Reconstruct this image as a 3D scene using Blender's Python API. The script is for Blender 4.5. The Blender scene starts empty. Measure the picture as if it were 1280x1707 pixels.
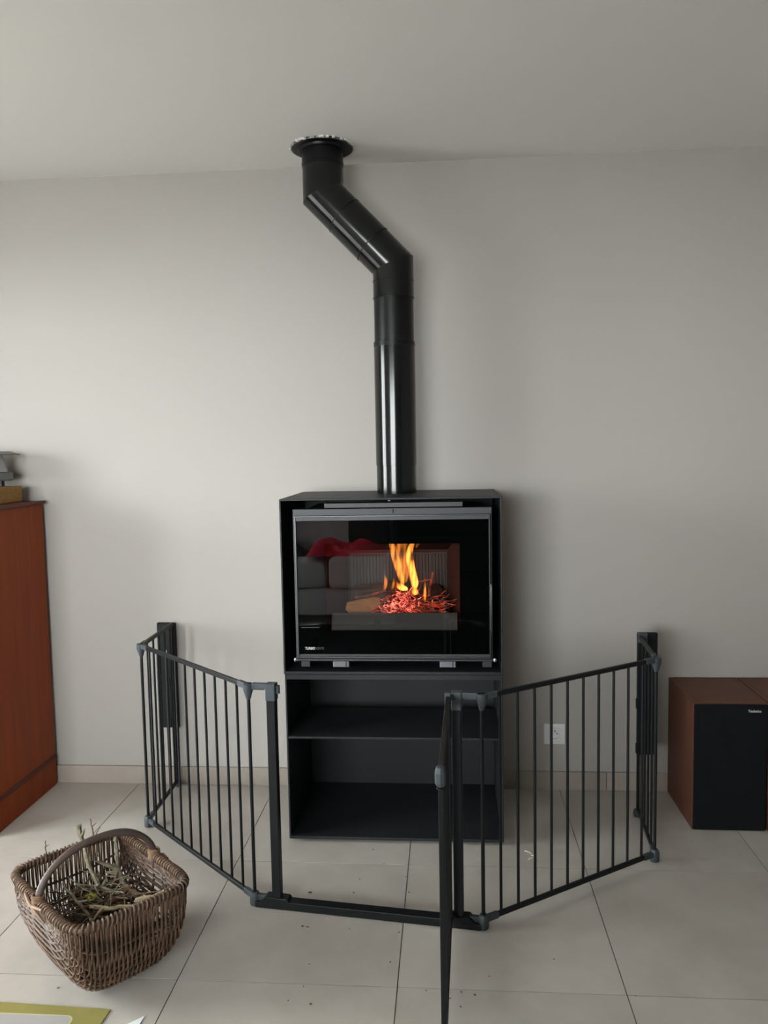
import bpy, bmesh, math, random
from mathutils import Vector, Matrix
C = bpy.context.scene
COL = C.collection
PI = math.pi
V = Vector

# ------------------------------------------------------------------ camera
def make_camera():
    yaw, pitch, roll = math.radians(4.56), math.radians(4.6), math.radians(1.07)
    fw = V((-math.sin(yaw)*math.cos(pitch), math.cos(yaw)*math.cos(pitch), -math.sin(pitch)))
    r0 = V((math.cos(yaw), math.sin(yaw), 0)); u0 = r0.cross(fw)
    rt = r0*math.cos(roll) - u0*math.sin(roll)
    up = r0*math.sin(roll) + u0*math.cos(roll)
    m = Matrix((rt, up, -fw)).transposed().to_4x4()
    m.translation = V((0, -3.2, 1.40))
    cam = bpy.data.cameras.new('camera')
    cam.sensor_fit = 'VERTICAL'; cam.sensor_height = 36.0
    cam.lens = 36.0*1330.0/1707.0
    cam.clip_start = 0.02
    o = bpy.data.objects.new('camera', cam); COL.objects.link(o)
    o.matrix_world = m
    C.camera = o
make_camera()

# ------------------------------------------------------------------ world, exposure, light
SKY = 30.0
w = bpy.data.worlds.new('overcast_sky'); C.world = w
w.use_nodes = True
bg = w.node_tree.nodes['Background']
bg.inputs[0].default_value = (0.97, 0.985, 1.0, 1)
bg.inputs[1].default_value = SKY
C.view_settings.view_transform = 'Standard'
C.view_settings.look = 'None'
C.view_settings.gamma = 1.0
C.view_settings.use_curve_mapping = False
C.view_settings.exposure = 0.36
try:
    C.cycles.use_denoising = True
    C.cycles.denoiser = 'OPENIMAGEDENOISE'
    C.cycles.max_bounces = 10
    C.cycles.diffuse_bounces = 5
    C.cycles.glossy_bounces = 4
    C.cycles.transmission_bounces = 8
    C.cycles.transparent_max_bounces = 8
    C.cycles.caustics_reflective = False
    C.cycles.caustics_refractive = False
    C.cycles.sample_clamp_indirect = 6.0
except Exception:
    pass

ROOM = dict(x0=-2.75, x1=3.2, y0=-5.3, y1=0.0, h=2.505)
# openings: patio door in the left wall, window in the wall behind the camera
PATIO = dict(y0=-1.95, y1=-0.80, z0=0.0, z1=2.15)
REAR = dict(x0=-2.68, x1=-0.25, z0=0.45, z1=2.12)

def portal(name, loc, direction, sx, sy):
    l = bpy.data.lights.new(name, 'AREA'); l.shape = 'RECTANGLE'
    l.size, l.size_y = sx, sy
    l.cycles.is_portal = True
    o = bpy.data.objects.new(name, l); COL.objects.link(o)
    o.location = loc
    o.rotation_euler = V(direction).to_track_quat('-Z', 'Y').to_euler()
portal('patio_daylight', (ROOM['x0']-0.02, (PATIO['y0']+PATIO['y1'])/2, (PATIO['z0']+PATIO['z1'])/2), (1, 0, 0),
       PATIO['y1']-PATIO['y0'], PATIO['z1']-PATIO['z0'])
portal('rear_daylight', ((REAR['x0']+REAR['x1'])/2, ROOM['y0']-0.02, (REAR['z0']+REAR['z1'])/2), (0, 1, 0),
       REAR['x1']-REAR['x0'], REAR['z1']-REAR['z0'])

# ------------------------------------------------------------------ materials
def mat(name, color, rough=0.5, metal=0.0, spec=0.5, coat=0.0, noise=None, bump=None, color2=None, stretch=(1,1,1), coat_rough=0.1, vary=0.0):
    """Principled material; noise=(scale, amount) mixes color -> color2; bump=(scale, strength)."""
    m = bpy.data.materials.new(name); m.use_nodes = True
    nt = m.node_tree; n = nt.nodes; l = nt.links
    p = n['Principled BSDF']
    p.inputs['Base Color'].default_value = (*color, 1)
    p.inputs['Roughness'].default_value = rough
    p.inputs['Metallic'].default_value = metal
    p.inputs['Specular IOR Level'].default_value = spec
    p.inputs['Coat Weight'].default_value = coat
    p.inputs['Coat Roughness'].default_value = coat_rough
    if noise or bump:
        tc = n.new('ShaderNodeTexCoord'); mp = n.new('ShaderNodeMapping')
        mp.inputs['Scale'].default_value = stretch
        l.new(tc.outputs['Object'], mp.inputs['Vector'])
    if noise:
        nz = n.new('ShaderNodeTexNoise'); nz.inputs['Scale'].default_value = noise[0]
        nz.inputs['Detail'].default_value = 5; nz.inputs['Roughness'].default_value = 0.6
        l.new(mp.outputs[0], nz.inputs['Vector'])
        rp = n.new('ShaderNodeValToRGB')
        lo, hi = 0.5-noise[1], 0.5+noise[1]
        rp.color_ramp.elements[0].position = max(0, lo); rp.color_ramp.elements[1].position = min(1, hi)
        rp.color_ramp.elements[0].color = (*color, 1)
        rp.color_ramp.elements[1].color = (*(color2 or color), 1)
        l.new(nz.outputs['Fac'], rp.inputs['Fac'])
        out = rp.outputs[0]
        if vary:
            oi = n.new('ShaderNodeObjectInfo'); hs = n.new('ShaderNodeHueSaturation')
            mr = n.new('ShaderNodeMapRange')
            mr.inputs['To Min'].default_value = 1-vary; mr.inputs['To Max'].default_value = 1+vary
            l.new(oi.outputs['Random'], mr.inputs['Value']); l.new(mr.outputs[0], hs.inputs['Value'])
            l.new(out, hs.inputs['Color']); out = hs.outputs[0]
        l.new(out, p.inputs['Base Color'])
    if bump:
        nb = n.new('ShaderNodeTexNoise'); nb.inputs['Scale'].default_value = bump[0]; nb.inputs['Detail'].default_value = 3
        bp = n.new('ShaderNodeBump'); bp.inputs['Strength'].default_value = bump[1]; bp.inputs['Distance'].default_value = 0.002
        l.new(mp.outputs[0], nb.inputs['Vector']); l.new(nb.outputs['Fac'], bp.inputs['Height'])
        l.new(bp.outputs[0], p.inputs['Normal'])
    return m

def emat(name, color, strength, base=(0.05, 0.02, 0.01), noise=None):
    m = mat(name, base, 0.8)
    nt = m.node_tree; n = nt.nodes; l = nt.links
    p = n['Principled BSDF']
    p.inputs['Emission Color'].default_value = (*color, 1)
    p.inputs['Emission Strength'].default_value = strength
    if noise:
        tc = n.new('ShaderNodeTexCoord'); nz = n.new('ShaderNodeTexNoise'); nz.inputs['Scale'].default_value = noise
        nz.inputs['Detail'].default_value = 4
        rp = n.new('ShaderNodeValToRGB')
        rp.color_ramp.elements[0].position = 0.43; rp.color_ramp.elements[0].color = (0, 0, 0, 1)
        rp.color_ramp.elements[1].position = 0.66; rp.color_ramp.elements[1].color = (*color, 1)
        e = rp.color_ramp.elements.new(0.53); e.color = (color[0]*0.45, color[1]*0.2, color[2]*0.2, 1)
        l.new(tc.outputs['Object'], nz.inputs['Vector']); l.new(nz.outputs['Fac'], rp.inputs['Fac'])
        l.new(rp.outputs[0], p.inputs['Emission Color'])
    return m

M = dict(
    wall=mat('wall_paint', (0.41, 0.385, 0.362), 0.85, spec=0.2, noise=(1.3, 0.4), color2=(0.40, 0.375, 0.352), bump=(140, 0.05)),
    ceil=mat('ceiling_paint', (0.76, 0.75, 0.725), 0.9, spec=0.15, bump=(120, 0.05)),
    grout=mat('grout', (0.20, 0.185, 0.165), 0.9, spec=0.1),
    tile=mat('tile', (0.50, 0.467, 0.430), 0.46, spec=0.25, noise=(3.6, 0.16), color2=(0.415, 0.382, 0.342), bump=(60, 0.04), vary=0.03),
    skirt=mat('skirting_tile', (0.37, 0.325, 0.285), 0.45, spec=0.4, noise=(6, 0.22), color2=(0.31, 0.265, 0.23), vary=0.06),
    steel=mat('matte_black_steel', (0.0145, 0.0158, 0.018), 0.52, spec=0.33, bump=(900, 0.10)),
    steel_in=mat('dark_inner_steel', (0.012, 0.013, 0.015), 0.6, spec=0.4),
    flange=mat('charcoal_cast_steel', (0.022, 0.024, 0.027), 0.5, spec=0.5, bump=(700, 0.08)),
    trim=mat('polished_dark_trim', (0.055, 0.057, 0.06), 0.33, metal=0.7),
    grey_clip=mat('grey_metal_clip', (0.13, 0.135, 0.15), 0.5, spec=0.5),
    pipe=mat('black_enamel_pipe', (0.0045, 0.005, 0.0055), 0.15, spec=0.38),
    pipe_matte=mat('satin_black_pipe', (0.0045, 0.005, 0.0055), 0.34, spec=0.2),
    silver=mat('worn_silver_edge', (0.55, 0.55, 0.54), 0.45, metal=0.6, noise=(60, 0.1), color2=(0.05, 0.05, 0.05)),
    plaster=mat('plaster_bits', (0.75, 0.74, 0.70), 0.95, spec=0.1),
    enamel=mat('black_glass_enamel', (0.002, 0.0025, 0.0025), 0.6, spec=0.0),
    print_white=mat('white_print', (0.62, 0.62, 0.62), 0.6),
    print_grey=mat('grey_print', (0.06, 0.06, 0.06), 0.6),
    gate=mat('charcoal_gate_tube', (0.0065, 0.0075, 0.0085), 0.45, spec=0.22),
    gate_plastic=mat('slate_grey_plastic', (0.036, 0.045, 0.052), 0.5, spec=0.4),
    firebrick=mat('firebox_lining', (0.075, 0.03, 0.023), 0.9, spec=0.2, noise=(9, 0.3), color2=(0.05, 0.021, 0.017)),
    baffle=mat('firebox_top', (0.022, 0.012, 0.010), 0.9, spec=0.1),
    fluted=mat('grey_firebox_iron', (0.075, 0.06, 0.053), 0.75, spec=0.3),
    retainer=mat('grey_log_retainer', (0.062, 0.056, 0.050), 0.75, spec=0.2),
    bark=mat('dark_bark', (0.10, 0.055, 0.035), 0.95, spec=0.1, noise=(40, 0.2), color2=(0.035, 0.02, 0.014), bump=(90, 0.8)),
    splitwood=mat('split_wood', (0.40, 0.18, 0.065), 0.85, spec=0.2, noise=(22, 0.25), color2=(0.22, 0.085, 0.03), stretch=(1, 1, 6), bump=(60, 0.4)),
    cabinet=mat('cherry_cabinet_wood', (0.30, 0.054, 0.010), 0.45, spec=0.14, noise=(3.5, 0.3), color2=(0.19, 0.033, 0.006), stretch=(7, 7, 0.6)),
    cabinet_edge=mat('dark_cherry_moulding', (0.10, 0.020, 0.008), 0.42, spec=0.22, noise=(8, 0.3), color2=(0.075, 0.016, 0.008), stretch=(6, 1, 6)),
    brass=mat('brass_knob', (0.45, 0.30, 0.10), 0.35, metal=0.9),
    cork=mat('cork_block', (0.36, 0.21, 0.075), 0.85, spec=0.2, noise=(70, 0.25), color2=(0.24, 0.13, 0.045), bump=(120, 0.3)),
    lantern_grey=mat('lantern_grey', (0.17, 0.17, 0.16), 0.6),
    lantern_frost=mat('lantern_frosted_pane', (0.42, 0.43, 0.44), 0.35, spec=0.5),
    black=mat('black_lacquer', (0.01, 0.012, 0.013), 0.35),
    walnut=mat('walnut_veneer', (0.135, 0.047, 0.024), 0.45, spec=0.22, noise=(5, 0.3), color2=(0.075, 0.026, 0.013), stretch=(1.5, 9, 9), bump=(80, 0.03)),
    grille=mat('black_speaker_cloth', (0.006, 0.007, 0.008), 0.9, spec=0.15, bump=(1500, 0.6)),
    badge=mat('silver_badge_letters', (0.65, 0.65, 0.64), 0.4, metal=0.3),
    socket=mat('white_socket_plastic', (0.74, 0.74, 0.74), 0.35, spec=0.5),
    hole=mat('socket_hole', (0.01, 0.01, 0.01), 0.8),
    pin=mat('socket_pin', (0.3, 0.28, 0.22), 0.35, metal=0.9),
    wicker=mat('brown_willow', (0.125, 0.070, 0.040), 0.6, spec=0.4, noise=(45, 0.25), color2=(0.035, 0.020, 0.013), bump=(200, 0.2), vary=0.35),
    wicker_rim=mat('rim_willow', (0.17, 0.105, 0.070), 0.55, spec=0.4, noise=(60, 0.2), color2=(0.075, 0.045, 0.032)),
    handle=mat('handle_willow', (0.085, 0.060, 0.050), 0.5, spec=0.45, noise=(30, 0.25), color2=(0.07, 0.047, 0.038)),
    wrap=mat('tan_wrapping', (0.25, 0.145, 0.080), 0.65, noise=(60, 0.25), color2=(0.12, 0.07, 0.04)),
    twig_grey=mat('lichen_twig', (0.21, 0.20, 0.145), 0.85, spec=0.2, noise=(60, 0.16), color2=(0.12, 0.09, 0.06), bump=(150, 0.5)),
    twig_pale=mat('pale_twig', (0.38, 0.31, 0.20), 0.85, spec=0.2, noise=(45, 0.2), color2=(0.21, 0.165, 0.10), bump=(150, 0.4)),
    twig_brown=mat('brown_twig', (0.145, 0.085, 0.050), 0.85, spec=0.2, noise=(60, 0.2), color2=(0.07, 0.042, 0.028), vary=0.4),
    twig_dark=mat('dark_brush', (0.075, 0.05, 0.032), 0.9, spec=0.15, noise=(60, 0.2), color2=(0.035, 0.024, 0.017)),
    moss=mat('yellow_lichen', (0.36, 0.34, 0.06), 0.95, spec=0.1, noise=(80, 0.2), color2=(0.2, 0.2, 0.05)),
    crumb=mat('bark_crumb', (0.075, 0.055, 0.04), 0.9),
    chip=mat('pale_wood_chip', (0.72, 0.66, 0.55), 0.8),
    leaflet=mat('yellow_green_print', (0.23, 0.215, 0.055), 0.5, noise=(14, 0.3), color2=(0.31, 0.27, 0.09), spec=0.5),
    leaflet_panel=mat('grey_print_panel', (0.40, 0.39, 0.385), 0.35),
    leaflet_edge=mat('cream_print_edge', (0.55, 0.52, 0.30), 0.4),
    paper=mat('white_paper', (0.80, 0.84, 0.84), 0.6),
    sofa=mat('grey_sofa_fabric', (0.58, 0.57, 0.58), 0.95, spec=0.1, bump=(400, 0.3)),
    cushion=mat('dark_cushion_fabric', (0.05, 0.045, 0.042), 0.95, spec=0.1),
    red=mat('red_blanket', (0.60, 0.012, 0.045), 0.95, spec=0.1, bump=(200, 0.4)),
    darkwood=mat('black_stained_wood', (0.006, 0.006, 0.006), 0.6, spec=0.2),
    frame_white=mat('white_window_frame', (0.78, 0.78, 0.78), 0.4),
    terrace=mat('terrace_concrete', (0.28, 0.275, 0.26), 0.9),
    ember=emat('glowing_twigs', (1.0, 0.23, 0.15), 2.0, base=(0.10, 0.04, 0.03), noise=55),
    charred=emat('smouldering_twigs', (1.0, 0.10, 0.03), 0.5, base=(0.09, 0.045, 0.03), noise=38),
)
def glass_mat():
    """clear pane: lets light through, mirrors a little (Fresnel)"""
    m = bpy.data.materials.new('stove_glass'); m.use_nodes = True
    nt = m.node_tree; n = nt.nodes; l = nt.links
    n.remove(n['Principled BSDF'])
    t = n.new('ShaderNodeBsdfTransparent'); g = n.new('ShaderNodeBsdfGlossy'); x = n.new('ShaderNodeMixShader'); f = n.new('ShaderNodeFresnel')
    f.inputs['IOR'].default_value = 1.66
    t.inputs[0].default_value = (0.95, 0.95, 0.95, 1); g.inputs['Roughness'].default_value = 0.0
    l.new(f.outputs[0], x.inputs[0]); l.new(t.outputs[0], x.inputs[1]); l.new(g.outputs[0], x.inputs[2])
    l.new(x.outputs[0], n['Material Output'].inputs[0])
    return m
M['glass'] = glass_mat()
def pane_mat():
    m = bpy.data.materials.new('window_pane'); m.use_nodes = True
    nt = m.node_tree; n = nt.nodes; l = nt.links
    n.remove(n['Principled BSDF'])
    t = n.new('ShaderNodeBsdfTransparent'); g = n.new('ShaderNodeBsdfGlossy'); x = n.new('ShaderNodeMixShader')
    t.inputs[0].default_value = (0.95, 0.97, 0.96, 1); g.inputs['Roughness'].default_value = 0.0
    x.inputs[0].default_value = 0.06
    l.new(t.outputs[0], x.inputs[1]); l.new(g.outputs[0], x.inputs[2])
    l.new(x.outputs[0], n['Material Output'].inputs[0])
    return m
M['pane'] = pane_mat()
def flame_mat(name, zlo, zhi, strength):
    """Burning gas: a volume that only gives off light, hotter low down, streaked upwards."""
    m = bpy.data.materials.new(name); m.use_nodes = True
    nt = m.node_tree; n = nt.nodes; l = nt.links
    n.remove(n['Principled BSDF'])
    em = n.new('ShaderNodeEmission')
    tc = n.new('ShaderNodeTexCoord'); sp = n.new('ShaderNodeSeparateXYZ')
    mp = n.new('ShaderNodeMapping'); mp.inputs['Scale'].default_value = (1, 1, 0.22)
    nz = n.new('ShaderNodeTexNoise'); nz.inputs['Scale'].default_value = 55; nz.inputs['Detail'].default_value = 2
    l.new(tc.outputs['Object'], mp.inputs[0]); l.new(mp.outputs[0], nz.inputs['Vector'])
    l.new(tc.outputs['Object'], sp.inputs[0])
    mr = n.new('ShaderNodeMapRange'); mr.inputs['From Min'].default_value = zlo; mr.inputs['From Max'].default_value = zhi
    mr.inputs['To Min'].default_value = 1.0; mr.inputs['To Max'].default_value = 0.4
    l.new(sp.outputs['Z'], mr.inputs['Value'])
    rp = n.new('ShaderNodeValToRGB')
    rp.color_ramp.elements[0].position = 0.38; rp.color_ramp.elements[0].color = (0.05, 0.05, 0.05, 1)
    rp.color_ramp.elements[1].position = 0.62; rp.color_ramp.elements[1].color = (1, 1, 1, 1)
    l.new(nz.outputs['Fac'], rp.inputs[0])
    mu = n.new('ShaderNodeMath'); mu.operation = 'MULTIPLY'
    l.new(rp.outputs[0], mu.inputs[0]); l.new(mr.outputs[0], mu.inputs[1])
    m2 = n.new('ShaderNodeMath'); m2.operation = 'MULTIPLY'; m2.inputs[1].default_value = strength
    l.new(mu.outputs[0], m2.inputs[0]); l.new(m2.outputs[0], em.inputs['Strength'])
    em.inputs['Color'].default_value = (1.0, 0.27, 0.035, 1)
    l.new(em.outputs[0], n['Material Output'].inputs['Volume'])
    return m

# ------------------------------------------------------------------ mesh helpers
class MB:
    def __init__(s): s.v = []; s.f = []; s.smooth = []; s.mi = []; s.cur = 0
    def add(s, verts, faces, smooth=False, mi=0):
        b = len(s.v); s.v += [tuple(p) for p in verts]
        for f in faces:
            s.f.append(tuple(b+i for i in f)); s.smooth.append(smooth); s.mi.append(mi)
        return s
    def box(s, lo, hi, mi=0, rot=None, piv=None):
        x0, y0, z0 = lo; x1, y1, z1 = hi
        vs = [V(p) for p in ((x0,y0,z0),(x1,y0,z0),(x1,y1,z0),(x0,y1,z0),(x0,y0,z1),(x1,y0,z1),(x1,y1,z1),(x0,y1,z1))]
        if rot is not None:
            pv = V(piv) if piv else (V(lo)+V(hi))/2
            vs = [rot @ (p-pv) + pv for p in vs]
        return s.add(vs, [(0,3,2,1),(4,5,6,7),(0,1,5,4),(1,2,6,5),(2,3,7,6),(3,0,4,7)], False, mi)
    def cbox(s, lo, hi, c=0.002, mi=0):
        """box with chamfered edges (24 verts)"""
        bm = bmesh.new()
        x0, y0, z0 = lo; x1, y1, z1 = hi
        vs = [bm.verts.new(p) for p in ((x0,y0,z0),(x1,y0,z0),(x1,y1,z0),(x0,y1,z0),(x0,y0,z1),(x1,y0,z1),(x1,y1,z1),(x0,y1,z1))]
        for f in [(0,3,2,1),(4,5,6,7),(0,1,5,4),(1,2,6,5),(2,3,7,6),(3,0,4,7)]: bm.faces.new([vs[i] for i in f])
        bmesh.ops.bevel(bm, geom=bm.edges[:], offset=c, segments=2, affect='EDGES', profile=0.5)
        return s.bm(bm, mi)
    def bm(s, bm, mi=0, smooth=False):
        bm.verts.index_update()
        s.add([v.co.copy() for v in bm.verts], [[v.index for v in f.verts] for f in bm.faces], smooth, mi)
        bm.free(); return s
    def beam(s, a, b, w, h, mi=0, up=(0,0,1)):
        """rectangular bar from a to b: w across, h along up"""
        a, b = V(a), V(b); d = (b-a).normalized(); u = V(up)
        if abs(d.dot(u)) > 0.98: u = V((0,1,0))
        sx = d.cross(u).normalized(); uu = sx.cross(d).normalized()
        vs = []
        for p in (a, b):
            for i, j in ((-1,-1),(1,-1),(1,1),(-1,1)): vs.append(p + sx*i*w/2 + uu*j*h/2)
        return s.add(vs, [(0,3,2,1),(4,5,6,7),(0,1,5,4),(1,2,6,5),(2,3,7,6),(3,0,4,7)], False, mi)
    def tube(s, pts, rad, n=8, caps=True, closed=False, mi=0, smooth=True):
        pts = [V(p) for p in pts]; N = len(pts)
        if not hasattr(rad, '__len__'): rad = [rad]*N
        frames = []; prev = None
        for i in range(N):
            if closed: t = pts[(i+1)%N]-pts[i-1]
            elif i == 0: t = pts[1]-pts[0]
            elif i == N-1: t = pts[-1]-pts[-2]
            else: t = (pts[i+1]-pts[i]).normalized()+(pts[i]-pts[i-1]).normalized()
            t = t.normalized() if t.length > 1e-9 else V((0,0,1))
            if prev is None:
                a = V((0,0,1)) if abs(t.z) < 0.9 else V((1,0,0))
                x = t.cross(a).normalized()
            else:
                x = (prev - t*prev.dot(t))
                x = x.normalized() if x.length > 1e-9 else t.orthogonal().normalized()
            prev = x; frames.append((x, t.cross(x)))
        vs = []
        for i in range(N):
            x, y = frames[i]
            for k in range(n):
                a = 2*PI*k/n
                vs.append(pts[i] + (x*math.cos(a)+y*math.sin(a))*rad[i])
        fs = []
        for i in range(N if closed else N-1):
            j = (i+1) % N
            for k in range(n):
                k2 = (k+1) % n
                fs.append((i*n+k, i*n+k2, j*n+k2, j*n+k))
        s.add(vs, fs, smooth, mi)
        if caps and not closed:
            b = len(s.v)-len(vs)
            s.f.append(tuple(b+k for k in reversed(range(n)))); s.smooth.append(False); s.mi.append(mi)
            s.f.append(tuple(b+(N-1)*n+k for k in range(n))); s.smooth.append(False); s.mi.append(mi)
        return s
    def lathe(s, prof, c=(0,0,0), n=32, mi=0, axis='z', smooth=True):
        """prof: list of (radius, height); radius 0 closes the end"""
        c = V(c); vs = []; fs = []
        for r, h in prof:
            for k in range(n):
                a = 2*PI*k/n
                if axis == 'z': vs.append(c+V((r*math.cos(a), r*math.sin(a), h)))
                else: vs.append(c+V((r*math.cos(a), -h, r*math.sin(a))))
        for i in range(len(prof)-1):
            for k in range(n):
                k2 = (k+1) % n
                fs.append((i*n+k, i*n+k2, (i+1)*n+k2, (i+1)*n+k))
        s.add(vs, fs, smooth, mi)
        return s
    def prism(s, poly, d0, d1, axis='y', mi=0):
        """polygon of (a,b) extruded along axis"""
        n = len(poly)
        def P(a, b, d):
            return {'y': (a, d, b), 'x': (d, a, b), 'z': (a, b, d)}[axis]
        vs = [P(a, b, d0) for a, b in poly]+[P(a, b, d1) for a, b in poly]
        fs = [tuple(range(n)), tuple(reversed(range(n, 2*n)))]
        for i in range(n):
            j = (i+1) % n; fs.append((i, n+i, n+j, j))
        return s.add(vs, fs, False, mi)
    def ring(s, outer, inner, d0, d1, mi=0):
        """rectangular frame in the xz plane: outer/inner = (x0,z0,x1,z1), from y=d0 to y=d1"""
        ox0, oz0, ox1, oz1 = outer; ix0, iz0, ix1, iz1 = inner
        o = [(ox0,oz0),(ox1,oz0),(ox1,oz1),(ox0,oz1)]; i_ = [(ix0,iz0),(ix1,iz0),(ix1,iz1),(ix0,iz1)]
        vs = [(a, d0, b) for a, b in o]+[(a, d0, b) for a, b in i_]+[(a, d1, b) for a, b in o]+[(a, d1, b) for a, b in i_]
        fs = []
        for k in range(4):
            j = (k+1) % 4
            fs += [(k, j, 4+j, 4+k), (8+k, 12+k, 12+j, 8+j), (k, 8+k, 8+j, j), (4+k, 4+j, 12+j, 12+k)]
        return s.add(vs, fs, False, mi)
    def mesh(s, name, mats):
        me = bpy.data.meshes.new(name)
        me.from_pydata(s.v, [], s.f)
        me.polygons.foreach_set('use_smooth', s.smooth)
        me.polygons.foreach_set('material_index', s.mi)
        for m in (mats if isinstance(mats, (list, tuple)) else [mats]): me.materials.append(m)
        bm = bmesh.new(); bm.from_mesh(me); bmesh.ops.recalc_face_normals(bm, faces=bm.faces[:]); bm.to_mesh(me); bm.free()
        if any(s.smooth):
            me.set_sharp_from_angle(angle=math.radians(38)); me.polygons.foreach_set('use_smooth', s.smooth)
        me.update()
        return me
    def build(s, name, mats, parent=None, label=None, kind=None, origin=None):
        """All coordinates are given in the room; origin (or the mean of the mesh) becomes the object's own origin."""
        if origin is None:
            xs = [p[0] for p in s.v]; ys = [p[1] for p in s.v]; zs = [p[2] for p in s.v]
            origin = ((min(xs)+max(xs))/2, (min(ys)+max(ys))/2, min(zs))
        og = V(origin)
        s.v = [tuple(V(p)-og) for p in s.v]
        o = bpy.data.objects.new(name, s.mesh(name, mats)); COL.objects.link(o)
        place(o, og, parent)
        if label: o['label'] = label
        if kind: o['kind'] = kind
        return o
WORLD = {}
def place(o, og, parent):
    WORLD[o.name] = V(og)
    if parent is not None:
        o.parent = parent; o.location = V(og)-WORLD[parent.name]
    else:
        o.location = og
def thing(name, loc, label, cat, group=None):
    o = bpy.data.objects.new(name, None); COL.objects.link(o)
    o.empty_display_size = 0.05
    place(o, V(loc), None)
    return tag(o, label, cat, group)
def part_empty(name, loc, parent):
    o = bpy.data.objects.new(name, None); COL.objects.link(o); o.empty_display_size = 0.05
    place(o, V(loc), parent); return o
def tag(o, label, cat, group=None):
    o['label'] = label; o['category'] = cat
    if group: o['group'] = group
    return o
def structure(o): o['kind'] = 'structure'; return o
def bevel(o, w=0.002, seg=2):
    md = o.modifiers.new('edge', 'BEVEL'); md.width = w; md.segments = seg; md.limit_method = 'ANGLE'; md.angle_limit = math.radians(40)
    return o
def text_mesh(name, body, size, mats, loc, rot, parent, label=None, extrude=0.0004, bold=0.0, width=None):
    cu = bpy.data.curves.new(name, 'FONT'); cu.body = body; cu.size = size; cu.extrude = extrude; cu.offset = bold
    tmp = bpy.data.objects.new(name+'_tmp', cu); COL.objects.link(tmp)
    dg = bpy.context.evaluated_depsgraph_get()
    me = bpy.data.meshes.new_from_object(tmp.evaluated_get(dg))
    COL.objects.unlink(tmp); bpy.data.objects.remove(tmp)
    me.materials.clear(); me.materials.append(mats)
    if width:
        xs = [v.co.x for v in me.vertices]; k = width/(max(xs)-min(xs))
        for v in me.vertices: v.co.x *= k
    o = bpy.data.objects.new(name, me); COL.objects.link(o)
    place(o, V(loc), parent); o.rotation_euler = rot
    if label: o['label'] = label
    return o

# ================================================================== SETTING
R = ROOM
x0, x1, y0, y1, H = R['x0'], R['x1'], R['y0'], R['y1'], R['h']
T = 0.15
# floor: grout bed with tiles laid as pieces
fl = MB().box((x0-T, y0-T, -0.12), (x1+T, y1+T, -0.003)).build('floor', M['grout']); structure(fl)
TW, TD, GAP = 0.586, 0.612, 0.0030
tb = MB().box((-TW/2+GAP/2, -TD/2+GAP/2, -0.012), (TW/2-GAP/2, TD/2-GAP/2, 0.0))
tile_me = tb.mesh('tile', M['tile'])
xa, ya = -0.731, -0.6225                      # a joint crossing read off the photograph
i0 = math.floor((x0-xa)/TW); i1 = math.ceil((x1-xa)/TW)
j0 = math.floor((y0-ya)/TD); j1 = math.ceil((y1-ya)/TD)
cut_cache = {}
for i in range(i0, i1):
    for j in range(j0, j1):
        ax0, ax1 = max(xa+i*TW, x0-0.05), min(xa+(i+1)*TW, x1+0.05)
        ay0, ay1 = max(ya+j*TD, y0-0.05), min(ya+(j+1)*TD, y1+0.02)
        cx, cy = xa+(i+0.5)*TW, ya+(j+0.5)*TD
        if ax1-ax0 > TW-1e-4 and ay1-ay0 > TD-1e-4: me = tile_me
        else:
            key = (i if i in (i0, i1-1) else 0, j if j in (j0, j1-1) else 0)
            if key not in cut_cache:
                cut_cache[key] = MB().box((ax0-cx+GAP/2, ay0-cy+GAP/2, -0.012), (ax1-cx-GAP/2, ay1-cy-GAP/2, 0)).mesh('tile', M['tile'])
            me = cut_cache[key]
        o = bpy.data.objects.new('tile', me); COL.objects.link(o); place(o, V((cx, cy, 0)), fl)
structure(MB().box((x0-T, y0-T, H), (x1+T, y1+T, H+0.15)).build('ceiling', M['ceil']))
structure(MB().box((x0-T, y1, 0), (x1+T, y1+T, H)).build('wall_back', M['wall']))
structure(MB().box((x1, y0, 0), (x1+T, y1, H)).build('wall_right', M['wall']))
P_ = PATIO
wl = MB().box((x0-T, y0, 0), (x0, P_['y0'], H)).box((x0-T, P_['y1'], 0), (x0, y1, H)).box((x0-T, P_['y0'], P_['z1']), (x0, P_['y1'], H))
structure(wl.build('wall_left', M['wall']))
Q_ = REAR
wf = (MB().box((x0-T, y0-T, 0), (Q_['x0'], y0, H)).box((Q_['x1'], y0-T, 0), (x1+T, y0, H))
      .box((Q_['x0'], y0-T, 0), (Q_['x1'], y0, Q_['z0'])).box((Q_['x0'], y0-T, Q_['z1']), (Q_['x1'], y0, H)))
structure(wf.build('wall_front', M['wall']))
# skirting tiles along the back wall
sk = structure(MB().box((x0, y1-0.004, 0.0005), (x1, y1, 0.070)).build('baseboard_back', M['grout']))
sb = MB().cbox((-TW/2+0.0012, -0.011, 0.0), (TW/2-0.0012, 0, 0.074), 0.001).mesh('skirting_tile', M['skirt'])
k0 = math.floor((x0-(-1.13))/TW)
for k in range(k0, math.ceil((x1+1.13)/TW)):
    cx = -1.13+(k+0.5)*TW
    if cx-TW/2 < x0 or cx+TW/2 > x1: continue
    o = bpy.data.objects.new('skirting_tile', sb); COL.objects.link(o); place(o, V((cx, y1-0.0005, 0.0008)), sk)
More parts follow.
